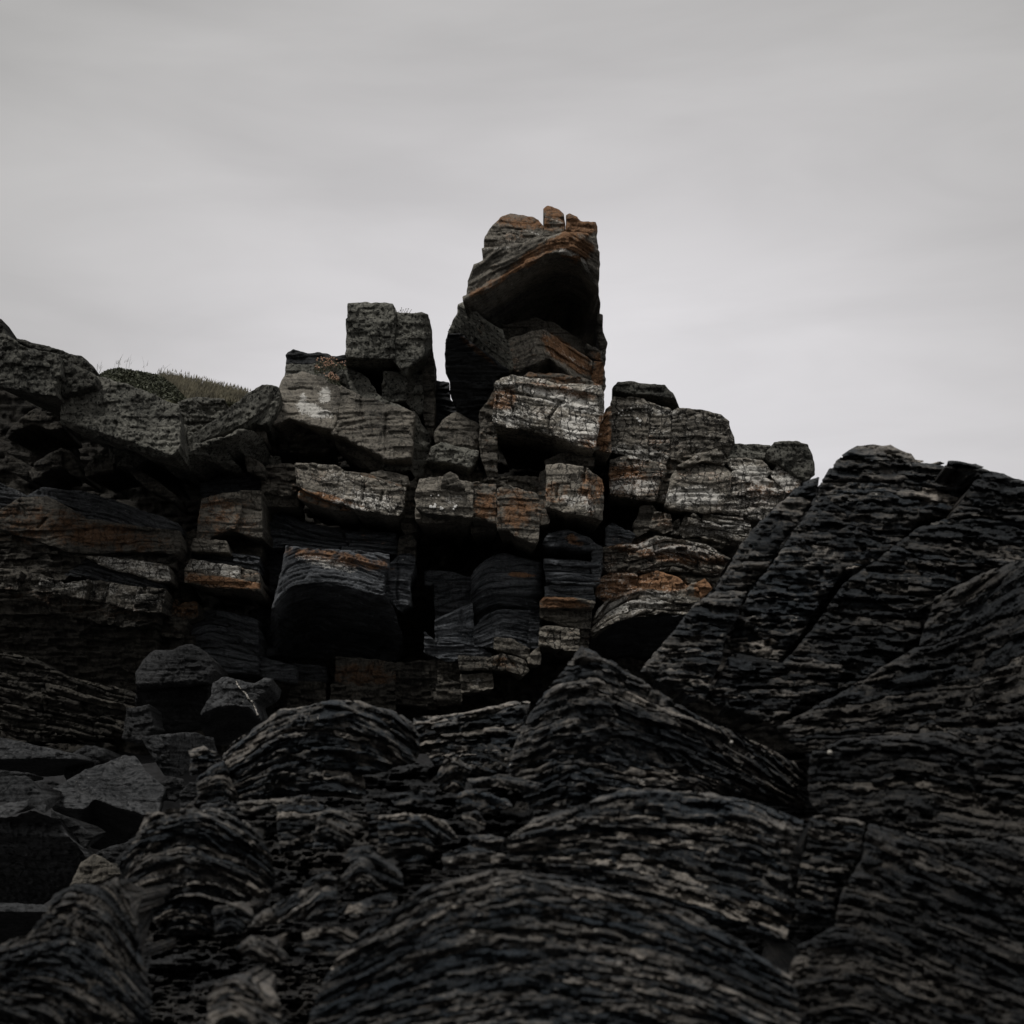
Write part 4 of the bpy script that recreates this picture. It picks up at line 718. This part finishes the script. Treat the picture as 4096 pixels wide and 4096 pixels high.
small = [
 ('square block of pitted rock under the left end of the dome', 'K 420,862 500,830 600,802 690,860 665,960 662,1082 440,1122', 5.3, 'K 400,850 700,830', 71, 1.0),
 ('pale-topped small block beneath the dome, next to the pitted block', 'K 640,942 700,870 800,880 902,922 932,962 812,1082 620,1092', 5.0, 'K 600,900 720,870 950,960', 72, 1.25),
 ('low rounded mound directly left of the foreground centre', 'K 985,915 1120,900 1242,902 1352,942 1432,1042 1345,1062 1232,1182 980,1172', 4.9, 'K 950,920 1240,900 1460,1060', 73, 1.0),
 ('thin pale-lipped slab under the pointed outcrop left side', 'K 1410,812 1480,760 1600,790 1705,832 1722,872 1600,900 1420,870', 5.3, 'K 1400,790 1480,760 1730,840', 74, 1.3),
 ('long flat slab with bright edge below the saddle', 'K 1478,715 1650,690 1800,710 1902,742 1862,792 1700,760 1500,750', 5.6, 'K 1450,720 1650,690 1920,750', 75, 1.3),
 ('chunky stone in the dark gap below the saddle', 'K 1300,700 1350,610 1420,590 1505,650 1480,720 1400,790 1310,760', 6.2, 'K 1280,690 1400,600 1520,670', 76, 1.1),
 ('small stone in the dark cleft between two low mounds', 'K 920,850 990,840 990,930 925,930', 5.4, 'K 900,850 1000,840', 77, .9),
 ('leaning stack of striped layers left of the nearest arch', 'K 540,1330 640,1240 720,1225 752,1262 760,1490 740,1500 480,1500 280,1530 300,1470', 4.1, 'K 250,1490 500,1350 700,1230 780,1260', 78, 1.1),
 ('lumpy block in the centre, upper left of the nearest arch', 'K 780,1250 870,1150 960,1120 1110,1230 1120,1300 1000,1340 830,1330', 4.4, 'K 750,1230 900,1150 1130,1260', 79, .9),
 ('small double-lipped slab beside the left foot of the arch', 'K 820,1400 1000,1350 1100,1360 1070,1450 880,1490 800,1460', 4.0, 'K 780,1420 1100,1350', 80, 1.0),
 ('cracked low block at bottom left of centre', 'K 190,1650 280,1570 380,1590 490,1690 480,1730 300,1720', 3.8, 'K 180,1640 280,1580 500,1700', 81, 1.0),
 ('pale rounded cobble-like hump at the bottom edge left of centre', 'K 40,1920 90,1820 180,1795 280,1820 340,1900 450,1930 440,2100 30,2100', 3.3, 'K 0,1880 180,1795 460,1940', 82, .8),
 ('jagged stone group low in the dark hollow', 'K 520,1660 580,1600 760,1640 900,1640 880,1700 700,1700', 3.9, 'K 500,1640 900,1640', 83, .9),
 ('rounded stone at left foot of the nearest arch', 'K 930,1700 990,1650 1080,1660 1120,1720 1050,1790 900,1780', 3.7, 'K 900,1690 1130,1680', 84, 1.0),
 ('stepped ledge of thin layers right of the low rounded mound', 'K 1480,1030 1600,1010 1680,1040 1640,1110 1500,1110', 4.7, 'K 1450,1030 1700,1040', 85, 1.1),
 ('striped ledge tucked below the wide arch left end', 'K 1330,1130 1480,1080 1620,1110 1700,1130 1640,1200 1340,1220', 4.5, 'K 1300,1120 1720,1110', 86, .9),
 ('small round-topped stones below the fallen boulders', 'K -20,720 60,640 130,600 180,720 220,820 100,860 -20,850', 6.6, 'K -50,720 120,640 250,740', 87, .9),
 ('mottled stones stepping down left of the dome', 'K -60,560 20,530 90,560 100,620 20,680 -60,700', 7.2, 'K -80,560 120,560', 88, 1.1),
 ('dark hump of layers between pale saddle and arch', 'K 1440,900 1530,890 1590,970 1540,1010 1460,1000', 5.0, 'K 1420,900 1600,960', 89, .9),
 ('dull low rock wedge left of the hump stack', 'K 0,860 150,830 200,880 180,960 60,1000 0,960', 5.8, 'K -20,860 220,860', 90, .8),
 ('narrow lipped ledge in the hollow left of the nearest arch', 'K 560,1560 700,1520 860,1540 900,1600 760,1640 580,1630', 4.0, 'K 540,1560 720,1520 920,1590', 91, .9),
 ('flat chipped slab in the hollow below the humped stack', 'K 60,1420 240,1390 300,1460 250,1560 80,1560', 4.2, 'K 40,1430 180,1395 320,1480', 92, .8),
 ('knobbly stone between the pitted block and low mound', 'K 830,1090 960,1080 980,1180 860,1200 800,1150', 4.7, 'K 790,1110 890,1075 1000,1120', 93, .9),
 ('split stone below the dome right end', 'K 930,960 980,940 1000,1060 930,1080', 5.1, 'K 920,960 1000,950', 94, .8),
 ('broad low slab just under the dome middle', 'K 200,840 420,815 600,800 640,850 500,900 240,910', 5.6, 'K 180,850 420,815 660,830', 95, .9),
 ('low broken ledge between dome right foot and the chunky stone', 'K 1030,800 1180,770 1300,780 1290,850 1080,880', 5.6, 'K 1010,800 1180,770 1320,800', 96, .9),
]
for lb, po, Y, gd, se, tn in small:
    t = Thing('shore_stone', lb, 'rock')
    t.layers('rock_layer', po, Y, Guide(gd), t=(18, 56), prot=18, seed=se, gy=-.0006, tone=tn*1.25, T=.35)

for t in ALL: t.done()

# ------------------------------------------------------------------ helpers for small things
def simple(name, V, F, mat, loc=(0, 0, 0), parent=None, smooth=False, **props):
    me = bpy.data.meshes.new(name); V = np.asarray(V, float) - np.asarray(loc if parent is None else parent.location)
    me.from_pydata([tuple(v) for v in V], [], [tuple(int(i) for i in f) for f in F]); me.update()
    for p_ in me.polygons: p_.use_smooth = smooth
    me.materials.append(mat); o = bpy.data.objects.new(name, me); sc.collection.objects.link(o)
    if parent is not None: o.parent = parent
    else: o.location = loc
    for k_, v_ in props.items(): o[k_] = v_
    return o
def empty(name, loc, **props):
    o = bpy.data.objects.new(name, None); sc.collection.objects.link(o); o.location = loc; o.empty_display_size = .2
    for k_, v_ in props.items(): o[k_] = v_
    return o
def surf(t_, fx, fy):          # point on the most recently built rock face that was stored
    x, y, dp = t_; i = np.argmin((x-fx)**2 + (y-fy)**2); return dp[i]
# ------------------------------------------------------------------ ground rising to the cliff foot
gyv = np.concatenate([np.linspace(-400, 0, 12), np.linspace(1, 30, 59), np.linspace(34, 900, 14)])
gxv = np.concatenate([np.linspace(-700, -24, 10), np.linspace(-20, 20, 81), np.linspace(24, 700, 10)])
GX, GY = np.meshgrid(gxv, gyv)
GZ = np.interp(GY, [-400, 3, 6, 10, 15, 20, 24, 30, 60], [-.6, -.3, -.1, .3, .9, 1.75, 2.5, 2.6, 2.6]) + fbm(GX*1.9, GY*1.9, 4)*.34*((GY > 1) & (GY < 32))
ny_, nx_ = GX.shape; ii = np.arange(ny_*nx_).reshape(ny_, nx_)
Fg = np.stack([ii[:-1, :-1], ii[:-1, 1:], ii[1:, 1:], ii[1:, :-1]], -1).reshape(-1, 4)
simple('ground', np.stack([GX, GY, GZ], -1).reshape(-1, 3), Fg, plain('shaded_shingle', (.010, .010, .011), .85, .7, 9), kind='structure', smooth=True)  # shingle blackened to put the shade of boulder gaps into its colour
# ------------------------------------------------------------------ clifftop turf, shrub and grass
R = random.Random(4)
leafm = plain('shrub_leaf', (.055, .06, .035), .7, .5, 20); grassm = plain('dry_grass', (.115, .102, .066), .8, .4, 6); turfm = plain('turf', (.08, .08, .045), .9, .5, 9)
def clump(poly, n_, Y, fn, dY=.8):
    q = P(poly); V = []; F = []; lo = q.min(0); hi = q.max(0); k = 0
    pts = np.array([[R.uniform(lo[0], hi[0]), R.uniform(lo[1], hi[1])] for _ in range(n_*3)])
    pts = pts[sdf(q, pts[:, 0], pts[:, 1]) > 0][:n_]
    h = (hi[1] - pts[:, 1])/(hi[1]-lo[1])
    W3 = world(pts[:, 0], pts[:, 1], Y + h*dY + np.array([R.uniform(-.15, .15) for _ in pts]))
    for p_ in W3: fn(p_, V, F)
    return V, F
def leaf(p_, V, F, s_=(.018, .045)):
    a = R.uniform(0, 6.3); b_ = R.uniform(-1.2, 1.2); s0 = R.uniform(*s_); k = len(V)
    d1 = np.array([math.cos(a)*math.cos(b_), math.sin(a)*math.cos(b_), math.sin(b_)])*s0
    d2 = np.cross(d1, [R.uniform(-1, 1), R.uniform(-1, 1), R.uniform(-1, 1)]); d2 = d2/np.linalg.norm(d2)*s0*.45
    V += [p_-d1, p_+d2, p_+d1, p_-d2]; F.append((k, k+1, k+2, k+3))
def blade(p_, V, F, h=(.07, .19), w_=.006, head=True):
    H = R.uniform(*h); a = R.uniform(0, 3.1); k = len(V); bx, by = R.gauss(.25, .25)*H, R.gauss(0, .2)*H
    u = np.array([math.cos(a), math.sin(a)*.3, 0])*w_
    m_ = p_ + np.array([bx*.35, by*.35, H*.6]); t_ = p_ + np.array([bx, by, H])
    V += [p_-u, p_+u, m_+u*.7, m_-u*.7, t_]; F += [(k, k+1, k+2, k+3), (k+3, k+2, k+4)]
    if head and R.random() < .18:
        k = len(V); v = np.array([.010, 0, 0]); V += [t_-v-[0, 0, .03], t_+v-[0, 0, .03], t_+v*.4+[0, 0, .03]]; F.append((k, k+1, k+2))
tt = Thing('clifftop_turf', kind='structure')
M['turf'] = turfm
tt.rock('clifftop_turf', 'B 590,500 650,480 740,475 1000,500 1200,540 1400,590 1600,632 1560,700 1250,680 1150,720 900,660 700,560', 25.6, gy=-.004, T=3, kind='lichen', mat='turf', bevel=8); tt.done()
lv = world(*P('B 830,560')[0], 25.0)
sh = empty('low_shrub', lv, label='dark low shrub growing on the grassy cliff top behind the grey slab', category='shrub')
V, F = clump('B 610,500 650,475 700,450 760,440 900,462 1000,480 1050,500 1130,560 1200,640 1130,650 900,600 700,540', 9000, 24.4, leaf)
simple('foliage', V, F, leafm, parent=sh, kind='stuff')
V, F = [], []
for fx, fy in ((640, 470), (750, 445), (760, 440), (830, 440), (810, 445), (930, 460), (1040, 490), (620, 480)):
    p_ = world(*P('B %d,%d' % (fx, fy))[0], 24.8); blade(p_, V, F, (.15, .35), .006, False)
    for _ in range(4): blade(p_ + np.array([R.uniform(-.05, .05), 0, R.uniform(.03, .15)]), V, F, (.05, .12), .004, False)
simple('twigs', V, F, leafm, parent=sh, kind='stuff')
V, F = clump('B 1010,500 1150,520 1400,575 1600,625 1560,660 1300,650 1180,660 1060,560', 7000, 25.0, blade)
simple('grass', V, F, grassm, loc=tuple(world(*P('B 1300,600')[0], 25.0)), kind='stuff', label='pale dry grass along the cliff top right of the dark shrub', category='grass')
# ------------------------------------------------------------------ thrift cushion and seed heads
def ball(c, r_, V, F, n_=5):
    k = len(V); V.append(c + np.array([0, 0, r_])); V.append(c - np.array([0, 0, r_*.7]))
    for i in range(n_):
        a = i*6.2832/n_; rr = r_*R.uniform(.8, 1.15); V.append(c + np.array([math.cos(a)*rr, math.sin(a)*rr, R.uniform(-.2, .2)*r_]))
    for i in range(n_):
        j = (i+1) % n_; F += [(k, k+2+i, k+2+j), (k+1, k+2+j, k+2+i)]
headm = plain('dry_flower', (.42, .25, .17), .8, .4, 30); stemm = plain('stem', (.10, .085, .05), .8, .3, 30)
def thrift(label, poly, n_, Y, cushion, group=None):
    c = world(*P(poly).mean(0), Y); e_ = empty('thrift_plant', c, label=label, category='plant')
    if group: e_['group'] = group
    V, F = clump(poly, cushion, Y, lambda p_, V, F: leaf(p_, V, F, (.01, .03)), .25); simple('cushion', V, F, leafm, parent=e_, kind='stuff')
    V1, F1, V2, F2 = [], [], [], []
    q = clump(poly, n_, Y - .06, lambda p_, V, F: (V.append(p_), F.append(0)), .2)[0]
    for p_ in q:
        t_ = p_ + np.array([R.uniform(-.03, .03), -R.uniform(0, .06), R.uniform(.03, .09)]); k = len(V1); u = np.array([.003, 0, 0])
        V1 += [p_-u, p_+u, t_+u, t_-u]; F1.append((k, k+1, k+2, k+3)); ball(t_, R.uniform(.010, .019), V2, F2)
    simple('stems', V1, F1, stemm, parent=e_, kind='stuff'); simple('flower_heads', V2, F2, headm, parent=e_, kind='stuff')
thrift('thrift cushion with many dried pinkish heads under the top of grey shoulder', 'C 620,600 640,530 720,505 850,545 850,570 760,585 640,610', 95, 24.15, 700)
thrift('smaller dried thrift clump below the larger one beside the pale tilted slab', 'C 700,640 750,610 800,660 810,690 740,670', 45, 23.9, 250)
def stalks(label, pts, Y, name='flower_stalk_tuft'):
    c = world(*P(pts[0])[0], Y); e_ = empty(name, c, label=label, category='plant'); V1, F1, V2, F2 = [], [], [], []
    for s_ in pts:
        q = P(s_); a = world(*q[0], Y); b_ = world(*q[1], Y + R.uniform(-.05, .05)); k = len(V1); u = np.array([.0035, 0, 0])
        V1 += [a-u, a+u, b_+u, b_-u]; F1.append((k, k+1, k+2, k+3)); ball(b_, R.uniform(.008, .014), V2, F2)
    simple('stems', V1, F1, stemm, parent=e_, kind='stuff'); simple('flower_heads', V2, F2, stemm, parent=e_, kind='stuff')
stalks('tiny dried flower stalks on the skyline of the square pillar', ['C 1235,190 1240,142', 'C 1240,190 1252,158', 'C 1250,190 1272,150', 'C 1262,190 1278,165', 'C 1275,192 1288,150', 'C 1280,192 1305,165', 'C 1290,192 1300,180', 'C 1215,188 1205,165', 'C 1205,186 1190,160', 'C 1225,188 1222,170', 'C 1340,190 1338,178', 'C 1245,190 1232,160', 'C 1285,192 1310,155'], 24.4)
stalks('sparse tufts clinging to the left edge of the tall tower', ['A 375,1260 350,1300', 'A 372,1290 352,1345', 'A 370,1350 350,1365', 'A 372,1330 356,1330', 'A 380,1230 372,1210', 'A 392,1170 385,1160'], 24.2)
# ------------------------------------------------------------------ lichen rosettes, quartz vein, pebbles
whitem = plain('white_lichen', (.72, .71, .68), .9, .12, 25)
def disc(name, c, rx, rz, parent, mat=None, th=.008):
    n_ = 11; V = [c - np.array([0, th*1.5, 0])]; F = []
    for i in range(n_):
        a = i*6.2832/n_; f = R.uniform(.7, 1.2); V.append(c + np.array([math.cos(a)*rx*f, -th, math.sin(a)*rz*f]))
    for i in range(n_): V.append(V[1+i] + np.array([0, .06, 0]))
    for i in range(n_):
        j = (i+1) % n_; F += [(0, 1+i, 1+j), (1+i, 1+n_+i, 1+n_+j, 1+j)]
    return simple(name, V, F, mat or whitem, parent=parent)
ml = [t_ for t_ in ALL if t_.name == 'middle_ledge'][0]
for fx, fy, a, b in ((237, 1016, 14, 12), (262, 1020, 15, 11), (272, 1002, 9, 12), (322, 1030, 18, 10), (315, 1022, 9, 7), (425, 1018, 12, 12), (415, 1036, 8, 8), (437, 1008, 7, 7), (298, 930, 6, 6), (240, 932, 5, 5)):
    q = P('E %d,%d' % (fx, fy))[0]; d_ = surf(spots, *q) - .03; k = PXM*d_*FR['E'][2]; disc('lichen_spot', world(q[0], q[1], d_), a*k, b*k, ml.root)
scf = [t_ for t_ in ALL if t_.name == 'stained_cliff'][0]
for fx, fy, a, b in ((482, 268, 5, 6), (500, 285, 6, 4), (508, 248, 6, 5), (515, 272, 5, 5), (540, 245, 5, 5), (570, 232, 8, 5), (555, 282, 5, 4), (612, 305, 12, 7), (630, 322, 14, 9), (632, 350, 6, 6), (528, 284, 4, 4)):
    q = P('F %d,%d' % (fx, fy))[0]; d_ = surf(wallspot, *q) - .03; k = PXM*d_*FR['F'][2]; disc('lichen_spot', world(q[0], q[1], d_), a*k, b*k, scf.root)
q = P('I 1516,1478 1530,1510 1556,1548 1580,1562 1600,1600 1628,1622 1650,1680 1676,1745'); V = []; F = []
for i in range(len(q)-1):
    for j in range(5):
        p_ = q[i] + (q[i+1]-q[i])*j/5; d_ = surf(bt.last, *p_) - .035; w_ = R.uniform(1.2, 4.5); k = len(V)
        V += [world(p_[0]-w_, p_[1]+R.uniform(-3, 3), d_), world(p_[0]+w_, p_[1]+R.uniform(-3, 3), d_), world(p_[0]+w_, p_[1], d_+.1), world(p_[0]-w_, p_[1], d_+.1)]
        if k and R.random() > .3: F += [(k-4, k-3, k+1, k), (k-3, k-2, k+2, k+1), (k-1, k-4, k, k+3)]
simple('quartz_vein', V, F, plain('quartz', (.30, .28, .25), .5, .2, 20), parent=bt.root)
pebm = plain('pebble_stone', (.4, .38, .34), .7, .2, 40)
def pebble(label, s_, r_, Y):
    c = world(*P(s_)[0], Y); V = []; F = []
    for i in range(7):
        for j in range(10):
            a = math.pi*i/6; b_ = j*.6283; f = 1 + .16*math.sin(3*b_ + i); V.append(c + np.array([math.sin(a)*math.cos(b_)*f, math.sin(a)*math.sin(b_)*.8, math.cos(a)*.8*f])*r_)
    for i in range(6):
        for j in range(10): F.append((i*10+j, i*10+(j+1) % 10, (i+1)*10+(j+1) % 10, (i+1)*10+j))
    simple('pebble', V, F, pebm, loc=tuple(c), smooth=True, label=label, category='pebble')
pebble('small round white pebble on the right slope of the pointed outcrop', 'L 853,432', .007, 5.45)
pebble('larger pale pebble in the notch below the slanting ridge', 'L 1215,470', .009, 4.9)
pebble('tiny white pebble on the nearest striped arch', 'L 353,1127', .0035, 3.1)
